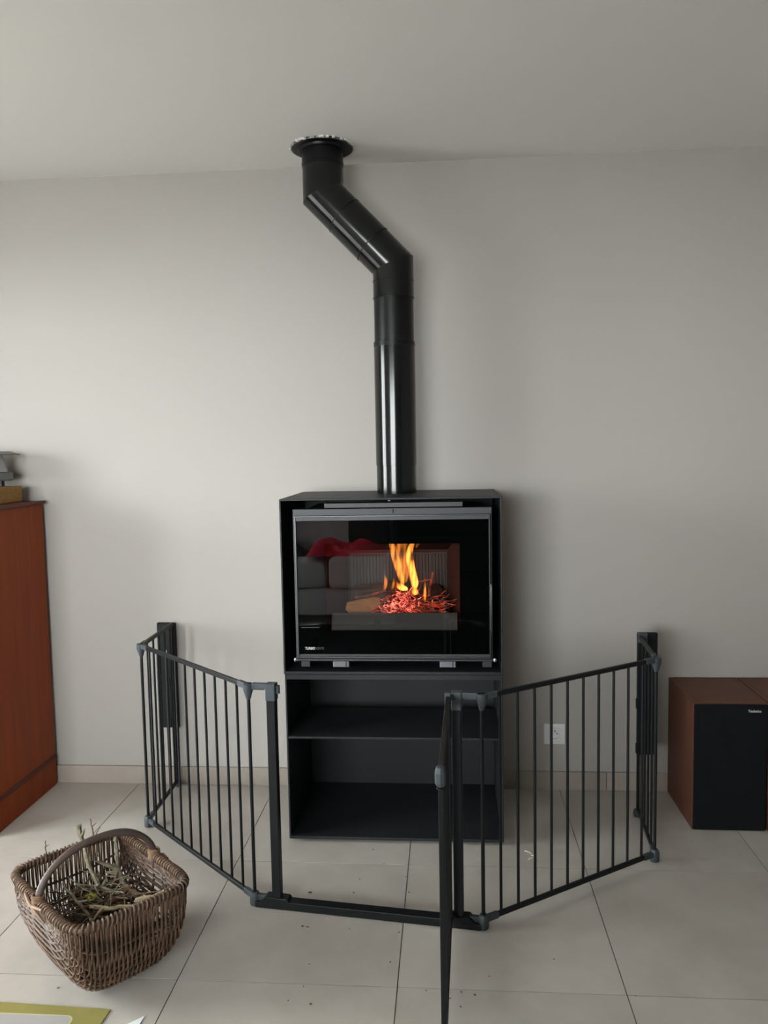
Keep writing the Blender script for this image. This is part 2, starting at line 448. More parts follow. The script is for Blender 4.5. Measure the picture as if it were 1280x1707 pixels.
# patio door (left, out of frame) and rear window
wd = structure(part_empty('door_1', (x0-T/2, (P_['y0']+P_['y1'])/2, 0), None))
ym = (P_['y0']+P_['y1'])/2
fr = MB()
for a, b in ((P_['y0'], P_['y0']+0.07), (P_['y1']-0.07, P_['y1']), (ym-0.05, ym+0.05)):
    fr.box((x0-0.11, a, 0.0), (x0-0.05, b, P_['z1']))
fr.box((x0-0.11, P_['y0'], P_['z1']-0.07), (x0-0.05, P_['y1'], P_['z1'])).box((x0-0.11, P_['y0'], 0), (x0-0.05, P_['y1'], 0.06))
structure(fr.build('door_frame', M['frame_white'], wd))
for a, b in ((P_['y0']+0.07, ym-0.05), (ym+0.05, P_['y1']-0.07)):
    MB().box((x0-0.082, a, 0.06), (x0-0.078, b, P_['z1']-0.07)).build('pane', M['pane'], wd)
wd2 = structure(part_empty('window_1', ((Q_['x0']+Q_['x1'])/2, y0-T/2, Q_['z0']), None))
xm = (Q_['x0']+Q_['x1'])/2
fr = MB()
for a, b in ((Q_['x0'], Q_['x0']+0.06), (Q_['x1']-0.06, Q_['x1']), (xm-0.05, xm+0.05)):
    fr.box((a, y0-0.11, Q_['z0']), (b, y0-0.05, Q_['z1']))
fr.box((Q_['x0'], y0-0.11, Q_['z0']), (Q_['x1'], y0-0.05, Q_['z0']+0.06)).box((Q_['x0'], y0-0.11, Q_['z1']-0.06), (Q_['x1'], y0-0.05, Q_['z1']))
structure(fr.build('window_frame', M['frame_white'], wd2))
for a, b in ((Q_['x0']+0.06, xm-0.05), (xm+0.05, Q_['x1']-0.06)):
    MB().box((a, y0-0.082, Q_['z0']+0.06), (b, y0-0.078, Q_['z1']-0.06)).build('pane', M['pane'], wd2)
structure(MB().box((x0-T-14, y0-14, -0.25), (x0-T, y1+14, -0.06)).build('ground_terrace', M['terrace']))
structure(MB().box((x0-T-2.45, -5.0, 2.42), (x0-T, y1+T+0.6, 2.56)).build('roof_terrace', M['frame_white']))
structure(MB().box((x0-T, y0-T-1.6, 2.42), (x1+T, y0-T, 2.56)).build('added_overhang', M['frame_white']))  # unseen overhang, added to hold rear daylight off the upper wall
structure(MB().box((x0-T, y0-T-14, -0.25), (x1+6, y0-T, -0.06)).build('ground_garden', M['terrace']))

# ================================================================== STOVE
SX0, SX1, SYF, SYB = -0.577, 0.183, -0.487, -0.012
ST = 0.612                                     # top of the log stand
stand = thing('log_storage_stand', ((SX0+SX1)/2, (SYF+SYB)/2, 0), 'matte black open steel shelf box with one shelf, standing on floor under the stove', 'stand')
t = 0.006
bevel(MB().box((SX0, SYF, 0.014), (SX0+t, SYB, ST)).build('side_panel', M['steel'], stand), 0.0012)
bevel(MB().box((SX1-t, SYF, 0.014), (SX1, SYB, ST)).build('side_panel', M['steel'], stand), 0.0012)
bevel(MB().box((SX0+t, SYF, ST-0.018), (SX1-t, SYB, ST)).build('top_panel', M['steel'], stand), 0.0012)
bevel(MB().box((SX0+t, SYF, 0.014), (SX1-t, SYB, 0.024)).build('bottom_panel', M['steel'], stand), 0.0012)
bevel(MB().box((SX0+t, SYF+0.002, 0.380), (SX1-t, -0.166, 0.388)).build('shelf', M['steel'], stand), 0.0012)
MB().box((SX0+t, SYB-0.012, 0.024), (SX1-t, SYB, ST-0.018)).build('back_panel', M['steel'], stand)
for fx in (SX0+0.06, SX1-0.06):
    for fy in (SYF+0.05, SYB-0.06):
        MB().lathe([(0, 0.0), (0.016, 0.0), (0.018, 0.006), (0.018, 0.014), (0, 0.014)], (fx, fy, 0), 12).build('foot', M['black'], stand)

CZ0, CZ1 = ST+0.001, 1.229
stove = thing('wood_stove', ((SX0+SX1)/2, (SYF+SYB)/2, CZ0), 'black steel wood burning stove with wide glass door and fire inside, on the log stand', 'stove')
sx0, sx1 = SX0-0.003, SX1+0.001
t = 0.006
cas = (MB().box((sx0, SYF, CZ0), (sx0+t, SYB, CZ1)).box((sx1-t, SYF, CZ0), (sx1, SYB, CZ1))
       .box((sx0+t, SYF, CZ1-t), (sx1-t, SYB, CZ1)).box((sx0+t, SYF, CZ0), (sx1-t, SYB, CZ0+0.010))
       .box((sx0+t, SYB-0.006, CZ0+0.010), (sx1-t, SYB, CZ1-t)))
bevel(cas.build('casing', M['steel'], stove), 0.0012)
MB().lathe([(0, 0), (0.006, 0), (0.006, 0.004), (0, 0.004)], (-0.197, SYF+0.004, CZ1-t-0.005), 10).build('casing_screw', M['trim'], stove)
# insert body: a box with an open firebox
IX0, IX1, IZ0, IZ1 = -0.535, 0.150, 0.665, 1.193
YF = -0.478                                    # front face of the insert body
FX0, FX1, FZ0, FZ1 = -0.430, 0.045, 0.745, 1.085   # firebox mouth
ins = MB().ring((IX0, IZ0, IX1, IZ1), (FX0-0.02, FZ0-0.02, FX1+0.02, FZ1+0.02), YF, YF+0.03)
ins.box((IX0+0.02, YF+0.03, IZ0+0.01), (IX0+0.03, -0.04, IZ1-0.01)).box((IX1-0.03, YF+0.03, IZ0+0.01), (IX1-0.02, -0.04, IZ1-0.01))
ins.box((IX0+0.03, YF+0.03, IZ1-0.02), (IX1-0.03, -0.04, IZ1-0.01))
body = bevel(ins.build('insert_body', M['flange'], stove), 0.0015)
bevel(MB().box((-0.425, YF+0.005, 1.1955), (0.052, YF+0.06, 1.212)).build('convection_plate', M['flange'], stove), 0.0015)
MB().box((-0.1875, YF-0.0012, 1.176), (-0.1845, YF, 1.190)).build('centre_notch', M['enamel'], stove)
# feet under the insert
for a, b, zb in ((-0.405, -0.348, 0.640), (-0.033, 0.022, 0.640)):
    o = MB().cbox((a, YF-0.012, zb), (b, YF+0.03, 0.6645), 0.002).build('insert_foot', M['grey_clip'], stove)
    MB().box((b-0.012, YF-0.0135, zb+0.002), (b-0.009, YF-0.0115, 0.664)).build('foot_slot', M['trim'], o)
for a, b in ((-0.520, -0.488), (0.115, 0.147)):
    MB().cbox((a, YF+0.004, 0.636), (b, YF+0.04, 0.6645), 0.002).build('corner_foot', M['flange'], stove)
# firebox lining
lin = part_empty('firebox', ((FX0+FX1)/2, -0.3, FZ0), stove)
yb, yfi = -0.175, YF+0.03
wl_ = 0.045                                    # the side walls lean in towards the back
def quadslab(mb, a, b, c, d, off):
    a, b, c, d, off = V(a), V(b), V(c), V(d), V(off)
    mb.add([a, b, c, d, a+off, b+off, c+off, d+off], [(0,1,2,3),(7,6,5,4),(0,4,5,1),(1,5,6,2),(2,6,7,3),(3,7,4,0)])
    return mb
quadslab(MB(), (FX0-0.006, yfi, FZ0-0.01), (FX0+wl_, yb, FZ0-0.01), (FX0+wl_, yb, 1.13), (FX0-0.006, yfi, 1.13), (-0.018, 0, 0)).build('side_lining', M['firebrick'], lin)
quadslab(MB(), (FX1+0.006, yfi, FZ0-0.01), (FX1-wl_, yb, FZ0-0.01), (FX1-wl_, yb, 1.13), (FX1+0.006, yfi, 1.13), (0.018, 0, 0)).build('side_lining', M['firebrick'], lin)
MB().box((FX0-0.02, yb, FZ0-0.01), (FX1+0.02, yb+0.012, 1.13)).build('back_lining', M['firebrick'], lin)
MB().box((FX0-0.02, yfi, FZ0-0.03), (FX1+0.02, yb+0.012, FZ0-0.01)).build('hearth_floor', M['steel_in'], lin)
quadslab(MB(), (FX0-0.02, yfi, 1.125), (FX1+0.02, yfi, 1.125), (FX1+0.02, yb-0.001, 1.01), (FX0-0.02, yb-0.001, 1.01), (0, 0, 0.012)).build('baffle', M['baffle'], lin)
fb = MB().box((-0.375, yb-0.006, FZ0), (-0.005, yb-0.0005, 1.0))
k = 0
xx = -0.368
while xx < -0.015:
    fb.prism([(xx, yb-0.006), (xx+0.0075, yb-0.006), (xx+0.006, yb-0.013), (xx+0.0015, yb-0.013)], FZ0, 0.995, 'z'); xx += 0.0125
fb.build('fluted_back_plate', M['fluted'], lin)
for bx in (-0.345, -0.035):
    MB().lathe([(0, 0), (0.010, 0), (0.009, 0.006), (0, 0.007)], (bx, yb-0.013, 0.868), 12, axis='y').build('back_bolt', M['fluted'], lin)
ret = MB().prism([(-0.462, 0.752), (-0.452, 0.752), (-0.427, 0.818), (-0.433, 0.820)], -0.412, 0.030, 'x')
bevel(ret.build('log_retainer', M['retainer'], lin), 0.0015)

# the door
door = bevel(MB().ring((-0.526, 0.672, 0.143, 1.171), (-0.5215, 0.679, 0.1385, 1.1665), YF-0.020, YF-0.001).build('door', M['trim'], stove), 0.001)
MB().ring((-0.521, 0.6795, 0.138, 1.166), (-0.424, 0.768, 0.039, 1.071), YF-0.010, YF-0.006).build('black_glass_border', M['enamel'], door)
gl = MB().box((-0.521, YF-0.0155, 0.6795), (0.138, YF-0.0115, 1.166)).build('door_glass', M['glass'], door)
MB().box((-0.521, YF-0.0170, 1.154), (0.138, YF-0.0157, 1.166)).build('glass_top_bead', M['flange'], door)
MB().box((-0.521, YF-0.0170, 0.6795), (0.138, YF-0.0157, 0.6875)).build('glass_bottom_bead', M['flange'], door)
hr = MB().tube([(-0.533, YF-0.017, 0.667), (0.155, YF-0.017, 0.667)], 0.0045, 10)
hr.build('bottom_rod', M['trim'], door)
for hx in (-0.535, 0.156):
    MB().lathe([(0, -0.006), (0.005, -0.005), (0.0065, 0.0), (0.005, 0.006), (0, 0.008)], (hx, YF-0.017, 0.667), 10).build('rod_tip', M['silver'], door)
hd = MB().tube([(0.141, YF-0.021, 0.935), (0.144, YF-0.030, 0.93), (0.1445, YF-0.033, 0.915), (0.1445, YF-0.033, 0.785), (0.144, YF-0.028, 0.765), (0.142, YF-0.021, 0.76)],
               [0.0035, 0.004, 0.0045, 0.0045, 0.005, 0.003], 8)
hd.build('door_handle', M['black'], door)
MB().box((0.139, YF-0.024, 0.757), (0.147, YF-0.0205, 0.786)).build('handle_plate', M['trim'], door)
gy = YF-0.0159
text_mesh('maker_lettering', 'TURBO', 0.0125, M['print_white'], (-0.5005, gy, 0.7035), (PI/2, 0, 0), door, 'white bold lettering', 0.0002, 0.0002, 0.034)
text_mesh('maker_lettering_thin', 'FONTE', 0.0120, M['print_grey'], (-0.465, gy, 0.7035), (PI/2, 0, 0), door, 'grey thin lettering', 0.0002, 0.0, 0.030)
MB().box((-0.512, gy-0.0002, 0.7805), (-0.450, gy, 0.7825)).build('small_print_line', M['print_grey'], door)

# ================================================================== FLUE PIPE
PX, PY, PR = -0.1895, -0.19, 0.0755
UX = -0.443
flue = thing('flue_pipe', (PX, PY, CZ1), 'black enamelled flue pipe with two elbows rising from stove top to ceiling', 'pipe')
def cyl(name, z0_, z1_, r, m, x=PX, lab=None):
    return MB().lathe([(r-0.004, z0_), (r, z0_), (r, z1_), (r-0.004, z1_), (r-0.004, z0_)], (x, PY, 0), 48).build(name, m, flue, lab)
cyl('base_section', CZ1+0.0005, 1.335, PR-0.0005, M['pipe'])
cyl('lower_section', 1.3355, 1.792, PR+0.0012, M['pipe'])
cyl('joint_band', 1.775, 1.7905, PR+0.0022, M['pipe_matte'])
cyl('middle_section', 1.793, 1.952, PR-0.0018, M['pipe_matte'])
# elbows and diagonal swept with mitres
def mitred(pts, r, n=48):
    pts = [V(p) for p in pts]; ring_pts = []
    N = len(pts)
    ax = V((0, 1, 0))
    for i in range(N):
        if i == 0: d = (pts[1]-pts[0]).normalized(); s_ = ax.cross(d).normalized(); k = 1
        elif i == N-1: d = (pts[-1]-pts[-2]).normalized(); s_ = ax.cross(d).normalized(); k = 1
        else:
            d1 = (pts[i]-pts[i-1]).normalized(); d2 = (pts[i+1]-pts[i]).normalized(); d = (d1+d2).normalized()
            s_ = ax.cross(d).normalized(); k = 1/math.cos(d1.angle(d2)/2)
        ring_pts.append([pts[i]+s_*(math.cos(2*PI*q/n)*r*k)+ax*(math.sin(2*PI*q/n)*r) for q in range(n)])
    mb = MB(); vs = []; fs = []
    # every straight run gets rings of its own so that the mitre edge stays crisp
    for i in range(N-1):
        b = len(vs); vs += ring_pts[i]+ring_pts[i+1]
        for q in range(n): fs.append((b+q, b+(q+1) % n, b+n+(q+1) % n, b+n+q))
    mb.add(vs, fs, True)
    return mb
A0 = V((PX, PY, 2.072)); A1 = V((UX, PY, 2.335)); dd = (A1-A0)
ek = 0.30
mitred([(PX, PY, 1.950), A0, A0+dd*ek], PR).build('elbow', M['pipe'], flue)
mitred([A0+dd*ek, A0+dd*(1-ek)], PR+0.0010).build('diagonal_section', M['pipe'], flue)
mitred([A0+dd*(1-ek), A1, (UX, PY, 2.432)], PR).build('elbow', M['pipe'], flue)
for kk in (ek, 1-ek):
    c = A0+dd*kk; d = dd.normalized()
    mitred([c-d*0.0018, c+d*0.0018], PR+0.0022).build('joint_ring', M['pipe_matte'], flue)
cyl('joint_ring', 1.949, 1.953, PR+0.0018, M['pipe'])
cyl('joint_ring', 2.012, 2.015, PR+0.0014, M['pipe'])
cyl('top_section', 2.430, H, PR+0.0008, M['pipe_matte'], UX)
cyl('joint_ring', 2.443, 2.4455, PR+0.0022, M['pipe'], UX)
colr = MB().lathe([(PR+0.002, H-0.018), (PR+0.012, H-0.018), (PR+0.014, H-0.010), (0.112, H-0.008), (0.114, H-0.005), (0.113, H-0.0015), (PR+0.002, H-0.0015)], (UX, PY-0.004, 0), 56)
colr.build('ceiling_collar', M['pipe_matte'], flue)
MB().lathe([(0.1125, H-0.0085), (0.1155, H-0.0075), (0.1160, H-0.001), (0.1125, H-0.001)], (UX, PY-0.004, 0), 56).build('collar_edge', M['silver'], flue, 'worn silver rim')
rnd = random.Random(4)
pb = MB()
for q in range(46):
    a = rnd.uniform(0, 2*PI); r = 0.116+rnd.uniform(-0.001, 0.004); s_ = rnd.uniform(0.002, 0.006)
    c = V((UX+r*math.cos(a), PY-0.004+r*math.sin(a), H-0.0035))
    pb.box(c-V((s_, s_*0.6, 0.003)), c+V((s_, s_*0.6, 0.003)), rot=Matrix.Rotation(a+rnd.uniform(-.6, .6)+PI/2, 3, 'Z'))
o = pb.build('plaster_bits', M['plaster'], flue, 'ragged white plaster around the collar'); o['kind'] = 'stuff'

# ================================================================== FIRE
def jitterlog(p0, p1, r, seed, n=10, flat=None):
    rr = random.Random(seed); p0, p1 = V(p0), V(p1); d = p1-p0
    ring = [r*rr.uniform(0.85, 1.12) for _ in range(n)]
    mb = MB(); ax = d.normalized(); sx = ax.orthogonal().normalized(); sy = ax.cross(sx)
    vs = []; S = 7
    for i in range(S+1):
        c = p0+d*(i/S)
        for k in range(n):
            a = 2*PI*k/n; q = ring[k]*rr.uniform(0.96, 1.04)
            vs.append(c+sx*math.cos(a)*q+sy*math.sin(a)*q)
    fs = []
    for i in range(S):
        for k in range(n): fs.append((i*n+k, i*n+(k+1) % n, (i+1)*n+(k+1) % n, (i+1)*n+k))
    mb.add(vs, fs, True)
    mb.add(vs[:n], [tuple(range(n))], False, 1); mb.add(vs[S*n:], [tuple(range(n))], False, 1)
    return mb
# split log with pale face, lower left
lg = thing('split_log', (-0.30, -0.36, 0.78), 'split log with pale orange cut face, lying left in the stove fire', 'log')
poly = [(-0.367, 0.824), (-0.361, 0.850), (-0.335, 0.857), (-0.306, 0.863), (-0.268, 0.866), (-0.247, 0.862), (-0.243, 0.830), (-0.275, 0.814), (-0.339, 0.797)]
rnd = random.Random(8)
mb = MB(); n = len(poly); vs = []; fs = []
steps = [(-0.385, 1.0, 0), (-0.38, 1.03, 0), (-0.33, 1.02, 0.004), (-0.27, 0.98, 0.008), (-0.215, 0.9, 0.012)]
cxp = sum(p[0] for p in poly)/n; czp = sum(p[1] for p in poly)/n
for yy, k, dz in steps:
    for a, b in poly: vs.append((cxp+(a-cxp)*k+rnd.uniform(-.002, .002)+(yy+0.385)*0.35, yy+(a-cxp)*0.25, czp+(b-czp)*k+dz+rnd.uniform(-.0015, .0015)))
for i in range(len(steps)-1):
    for q in range(n): fs.append((i*n+q, i*n+(q+1) % n, (i+1)*n+(q+1) % n, (i+1)*n+q))
mb.add(vs, fs, True); b = len(steps)-1
mb.add(vs[b*n:], [tuple(range(n))])
mb.build('bark', M['bark'], lg)
MB().add([V(p)+V((0, -0.0006, 0)) for p in vs[:n]]+[V(p)+V((0, 0.001, 0)) for p in vs[:n]], [tuple(range(n))]+[(q, (q+1) % n, n+(q+1) % n, n+q) for q in range(n)]).build('cut_face', M['splitwood'], lg, 'pale orange split face')
for nm, p0, p1, r, lab, sd in (
    ('round_log', (-0.40, -0.355, 0.783), (-0.05, -0.385, 0.781), 0.0145, 'thin dark bark log lying flat along the front of the fire', 1),
    ('round_log', (-0.345, -0.28, 0.872), (-0.19, -0.30, 0.885), 0.020, 'mossy bark log resting on top of the split log in the stove', 2),
    ('round_log', (-0.085, -0.36, 0.793), (-0.052, -0.22, 0.86), 0.035, 'charred log leaning at right behind the glowing twigs', 3),
    ('round_log', (-0.20, -0.24, 0.80), (-0.02, -0.235, 0.80), 0.04, 'dark log at the back of the fire under the flames', 5)):
    L = thing(nm, p0, lab, 'log')
    jitterlog(p0, p1, r, sd).build('log_body', [M['bark'], M['splitwood']], L)

def twig_path(rr, p, d, length, wob=0.25, n=7, grav=0.0):
    p = V(p); d = V(d).normalized(); pts = [p.copy()]
    for i in range(n):
        d = (d+V((rr.uniform(-wob, wob), rr.uniform(-wob, wob), rr.uniform(-wob, wob)-grav))).normalized()
        p = p+d*length/n; pts.append(p.copy())
    return pts
def taper(pts, r0, r1): return [r0+(r1-r0)*i/(len(pts)-1) for i in range(len(pts))]
rnd = random.Random(21)
em = MB()
for q in range(190):
    a = rnd.uniform(0, 2*PI); rr_ = rnd.random()**0.6
    x = -0.160+0.085*rr_*math.cos(a); y = -0.345+0.055*rr_*math.sin(a)
    top = 0.885-0.10*(abs(x+0.160)/0.10)**1.5
    z = rnd.uniform(0.785, max(0.79, top))
    pts = twig_path(rnd, (x, y, z), (rnd.uniform(-1, 1), rnd.uniform(-.5, .2), rnd.uniform(-.55, .35)), rnd.uniform(.03, .075), .55, 5)
    for p in pts:
        p.z = max(0.778, p.z); p.y = max(-0.415, p.y)
    em.tube(pts, taper(pts, rnd.uniform(.0014, .0028), .0009), 4)
o = em.build('glowing_twig_heap', M['ember']); tag(o, 'heap of thin twigs glowing red in the middle of the fire', 'embers'); o['kind'] = 'stuff'
em = MB()
for q in range(170):
    s_ = rnd.choice((-1, 1, 1))
    x = -0.160+s_*rnd.uniform(.03, .115); y = rnd.uniform(-.40, -.27)
    z = rnd.uniform(0.782, 0.90-0.55*abs(x+0.16))
    pts = twig_path(rnd, (x, y, z), (rnd.uniform(-1, 1)+s_*0.3, rnd.uniform(-.5, .5), rnd.uniform(-.6, .3)), rnd.uniform(.04, .10), .35, 5)
    for p in pts:
        p.z = max(0.778, p.z); p.y = max(-0.42, p.y)
    em.tube(pts, taper(pts, rnd.uniform(.0015, .0035), .001), 4)
o = em.build('charred_twig_heap', M['charred']); tag(o, 'tangle of dark charring twigs around the glowing heap', 'kindling'); o['kind'] = 'stuff'
for lab, pts, r in (
    ('thin curved twig poking out to the right of the fire', [(-0.06, -.36, .862), (-.02, -.37, .846), (0.018, -.38, .836)], .0022),
    ('thick twig end standing up at right behind the flames', [(-.07, -.30, .85), (-.068, -.295, .89), (-.058, -.29, .925), (-.056, -.288, .94)], .006),
    ('glowing twig crossing sideways right of the flames', [(-.125, -.30, .905), (-.09, -.305, .912), (-.06, -.31, .918)], .003),
    ('dark bark strip slanting over the left log', [(-.335, -.37, .862), (-.28, -.375, .872), (-.225, -.36, .888)], .006)):
    mb = MB().tube(pts, taper(pts, r, r*0.6), 6)
    o = mb.build('fire_twig', M['charred']); tag(o, lab, 'twig')

def flame(pts, rad, lab, strength, squash=0.55):
    mb = MB(); n = 12; pts = [V(p) for p in pts]; vs = []; fs = []
    for i, p in enumerate(pts):
        for k in range(n):
            a = 2*PI*k/n; vs.append(p+V((math.cos(a)*rad[i], math.sin(a)*rad[i]*squash, 0)))
    N = len(pts)
    for i in range(N-1):
        for k in range(n): fs.append((i*n+k, i*n+(k+1) % n, (i+1)*n+(k+1) % n, (i+1)*n+k))
    fs += [tuple(range(n)), tuple(range((N-1)*n, N*n))]
    mb.add(vs, fs, True)
    z0_ = pts[0].z; z1_ = pts[-1].z
    o = mb.build('flame', flame_mat('flame_gas', 0.0, z1_-z0_, strength))
    md = o.modifiers.new('smooth', 'SUBSURF'); md.levels = 1; md.render_levels = 2
    tag(o, lab, 'flame', 'flames of the stove fire')
    return o
FS = 380.0
flame([(-.120, -.325, .885), (-.122, -.325, .905), (-.128, -.325, .935), (-.133, -.325, .965), (-.139, -.325, .995), (-.140, -.325, 1.02), (-.131, -.325, 1.048), (-.124, -.325, 1.065), (-.120, -.325, 1.078)],
      [.006, .017, .016, .014, .015, .013, .011, .006, .001], 'tall yellow flame rising at the right of the fire', FS*1.25)
flame([(-.165, -.315, .89), (-.17, -.315, .92), (-.18, -.315, .96), (-.192, -.315, 1.0), (-.198, -.315, 1.03), (-.205, -.315, 1.055), (-.215, -.315, 1.082)],
      [.004, .012, .016, .016, .014, .012, .002], 'tall orange flame at the left reaching the firebox top', FS*0.55)
flame([(-.160, -.305, .90), (-.16, -.305, .94), (-.165, -.305, .98), (-.168, -.305, 1.02), (-.165, -.305, 1.05), (-.163, -.305, 1.08)],
      [.008, .020, .024, .026, .024, .014], 'wide faint orange flame between the two tall flames', FS*0.22)
flame([(-.160, -.345, .882), (-.163, -.345, .888), (-.168, -.345, .896), (-.172, -.345, .904), (-.186, -.345, .916), (-.19, -.345, .922)],
      [.008, .021, .020, .014, .004, .001], 'low bright yellow flame in the centre of the heap', FS*1.7)
flame([(-.118, -.355, .868), (-.120, -.355, .876), (-.122, -.355, .890), (-.128, -.355, .905), (-.130, -.355, .92)],
      [.006, .014, .013, .008, .001], 'bright flame at the foot of the tall yellow flame', FS*1.5)
flame([(-.085, -.36, .842), (-.085, -.36, .86), (-.084, -.36, .88), (-.084, -.36, .90), (-.082, -.36, .922)],
      [.002, .006, .0055, .004, .0006], 'small thin flame standing apart on the right', FS*1.8)
flame([(-.232, -.335, .880), (-.230, -.335, .895), (-.226, -.335, .912), (-.228, -.335, .930), (-.232, -.335, .945)],
      [.002, .008, .008, .005, .0006], 'small orange flame standing on the left of the heap', FS*0.9)
flame([(-.205, -.335, .885), (-.200, -.335, .900), (-.197, -.335, .915), (-.199, -.335, .930)],
      [.002, .007, .005, .0006], 'small curled flame left of the bright centre', FS*0.9)
flame([(-.117, -.300, 1.03), (-.108, -.300, 1.05), (-.085, -.300, 1.066), (-.066, -.300, 1.072)],
      [.003, .010, .008, .001], 'dim red flame tip curling right under the firebox top', FS*0.16)
# ================================================================== HEARTH GATE
gate = thing('hearth_gate', (-0.25, -0.9, 0), 'charcoal metal hearth guard with vertical bars and open swing door, on floor around stove', 'safety gate')
gA, gB, gC, gD = V((-1.131, -0.391, 0)), V((-0.607, -0.879, 0)), V((0.090, -0.969, 0)), V((0.678, -0.565, 0))
gW = V((-1.140, -0.035, 0)); gE = V((0.700, -0.235, 0))
ZB, ZT = 0.028, 0.690
RW, RH, BR = 0.011, 0.015, 0.0044
def bar_mesh(r, h, n=8): return MB().lathe([(0, 0), (r, 0), (r, h), (0, h)], (0, 0, 0), n).mesh('bar', M['gate'])
BAR = bar_mesh(BR, ZT-ZB)
def add_bar(parent, p):
    o = bpy.data.objects.new('bar', BAR); COL.objects.link(o); place(o, V((p.x, p.y, ZB)), parent)
def gate_panel(a, b, first, pitch, count, ends=(0.014, 0.014)):
    d = (b-a).normalized(); L = (b-a).length
    rails = part_empty('side_panel', (a+b)/2, gate)
    for z, nm in ((ZT, 'top_rail'), (ZB, 'bottom_rail')):
        bevel(MB().beam(a+d*ends[0]+V((0, 0, z)), b-d*ends[1]+V((0, 0, z)), RW, RH).build(nm, M['gate'], rails), 0.0025)
    for k in range(count):
        s_ = first+pitch*k
        if s_ < L-0.01: add_bar(rails, a+d*s_)
    return rails
gate_panel(gA, gB, 0.065, 0.0650, 10)
gate_panel(gC, gD, 0.065, 0.0650, 10)
gate_panel(gA, gW, 0.065, 0.0650, 5, (0.014, 0.0))
gate_panel(gD, gE, 0.065, 0.0650, 5, (0.014, 0.0))
def corner(p, dirs):
    post = MB().lathe([(0, 0.0), (0.0055, 0.0), (0.0055, ZT-ZB), (0, ZT-ZB)], (p.x, p.y, ZB), 12).build('corner_post', M['gate'], gate)
    for z, flip in ((ZT, -1), (ZB, 1)):
        mb = MB()
        if z == ZT: mb.lathe([(0, -0.040), (0.0068, -0.040), (0.0085, -0.034), (0.0155, -0.010), (0.0155, 0.006), (0.013, 0.009), (0, 0.009)], (p.x, p.y, z), 16)
        else: mb.lathe([(0, -0.026), (0.0145, -0.026), (0.0155, -0.022), (0.0155, 0.006), (0.011, 0.016), (0, 0.016)], (p.x, p.y, z), 16)
        for d in dirs:
            d = d.normalized()
            mb.beam(p+V((0, 0, z)), p+d*0.052+V((0, 0, z)), RW+0.004, RH+0.003)
        bevel(mb.build('corner_joint', M['gate_plastic'], post), 0.002)
corner(gA, (gB-gA, gW-gA)); corner(gD, (gC-gD, gE-gD))
fd = (gC-gB).normalized()
corner(gB, (gA-gB, fd)); corner(gC, (gD-gC, -fd))
# door frame: two flat posts on a threshold
pL, pR = gB+fd*0.074, gC-fd*0.071
th = MB()
nrm = V((-fd.y, fd.x, 0))
def sect(s_, h, w=0.017):
    c = gB+fd*s_
    return [c-nrm*w+V((0, 0, 0.002)), c+nrm*w+V((0, 0, 0.002)), c+nrm*w+V((0, 0, h)), c-nrm*w+V((0, 0, h))]
Lf = (gC-gB).length
stations = [(0.006, 0.020), (0.022, 0.020), (0.040, 0.038), (0.110, 0.036), (0.116, 0.027), (Lf-0.116, 0.027), (Lf-0.110, 0.036), (Lf-0.040, 0.038), (Lf-0.022, 0.020), (Lf-0.006, 0.020)]
vs = []; fs = []
for s_, h in stations: vs += sect(s_, h)
for i in range(len(stations)-1):
    for k in range(4): fs.append((i*4+k, i*4+(k+1) % 4, i*4+4+(k+1) % 4, i*4+4+k))
fs += [(0, 1, 2, 3), tuple(len(vs)-4+k for k in range(4))]
th.add(vs, fs)
bevel(th.build('threshold', M['gate'], gate), 0.0015)
def frame_post(p, sgn):
    mb = MB().beam(p+V((0, 0, 0.036)), p+V((0, 0, 0.672)), 0.027, 0.026, up=nrm)
    po = bevel(mb.build('frame_post', M['gate'], gate), 0.002)
    cap = MB().beam(p+V((0, 0, 0.650)), p+V((0, 0, 0.703)), 0.031, 0.030, up=nrm)
    cap.beam(p+V((0, 0, 0.692)), p-fd*0.060*sgn+V((0, 0, 0.692)), 0.016, 0.019)
    bevel(cap.build('post_cap', M['gate_plastic'], po), 0.003)
    return po
poL = frame_post(pL, 1); poR = frame_post(pR, -1)
k_ = pL+fd*0.020
MB().lathe([(0, 0), (0.007, 0), (0.007, 0.024), (0, 0.024)], (k_.x, k_.y, 0.672), 10).build('latch_catch', M['gate_plastic'], poL)
# swing door standing open towards the room
hg = V((-0.006, -1.000, 0)); fe = V((-0.0215, -1.500, 0)); dd_ = (fe-hg).normalized()
DZ0, DZ1 = 0.052, 0.690
mb = MB()
mb.beam(hg+V((0, 0, DZ1)), fe+V((0, 0, DZ1)), 0.012, 0.020).beam(hg+V((0, 0, DZ0)), fe+V((0, 0, DZ0)), 0.012, 0.020)
mb.beam(hg+dd_*0.008+V((0, 0, DZ0)), hg+dd_*0.008+V((0, 0, DZ1)), 0.013, 0.022, up=dd_)
mb.beam(fe-dd_*0.010+V((0, 0, DZ0-0.012)), fe-dd_*0.010+V((0, 0, DZ1)), 0.013, 0.020, up=dd_)
gd = bevel(mb.build('swing_door', M['gate'], gate), 0.002)
BAR2 = MB().lathe([(0, 0), (BR, 0), (BR, DZ1-DZ0), (0, DZ1-DZ0)], (0, 0, 0), 8).mesh('bar', M['gate'])
for k in range(1, 8):
    p = hg+dd_*(0.008+0.0605*k)
    o = bpy.data.objects.new('bar', BAR2); COL.objects.link(o); place(o, V((p.x, p.y, DZ0)), gd)
hp = V((-0.0225, -1.512, 0.688))
mb = MB().lathe([(0, -0.026), (0.008, -0.026), (0.0125, -0.018), (0.0128, 0.006), (0.010, 0.018), (0.006, 0.021), (0, 0.021)], hp, 8, smooth=False)
bevel(mb.build('latch_handle', M['gate_plastic'], gd, 'grey plastic latch grip'), 0.0015)
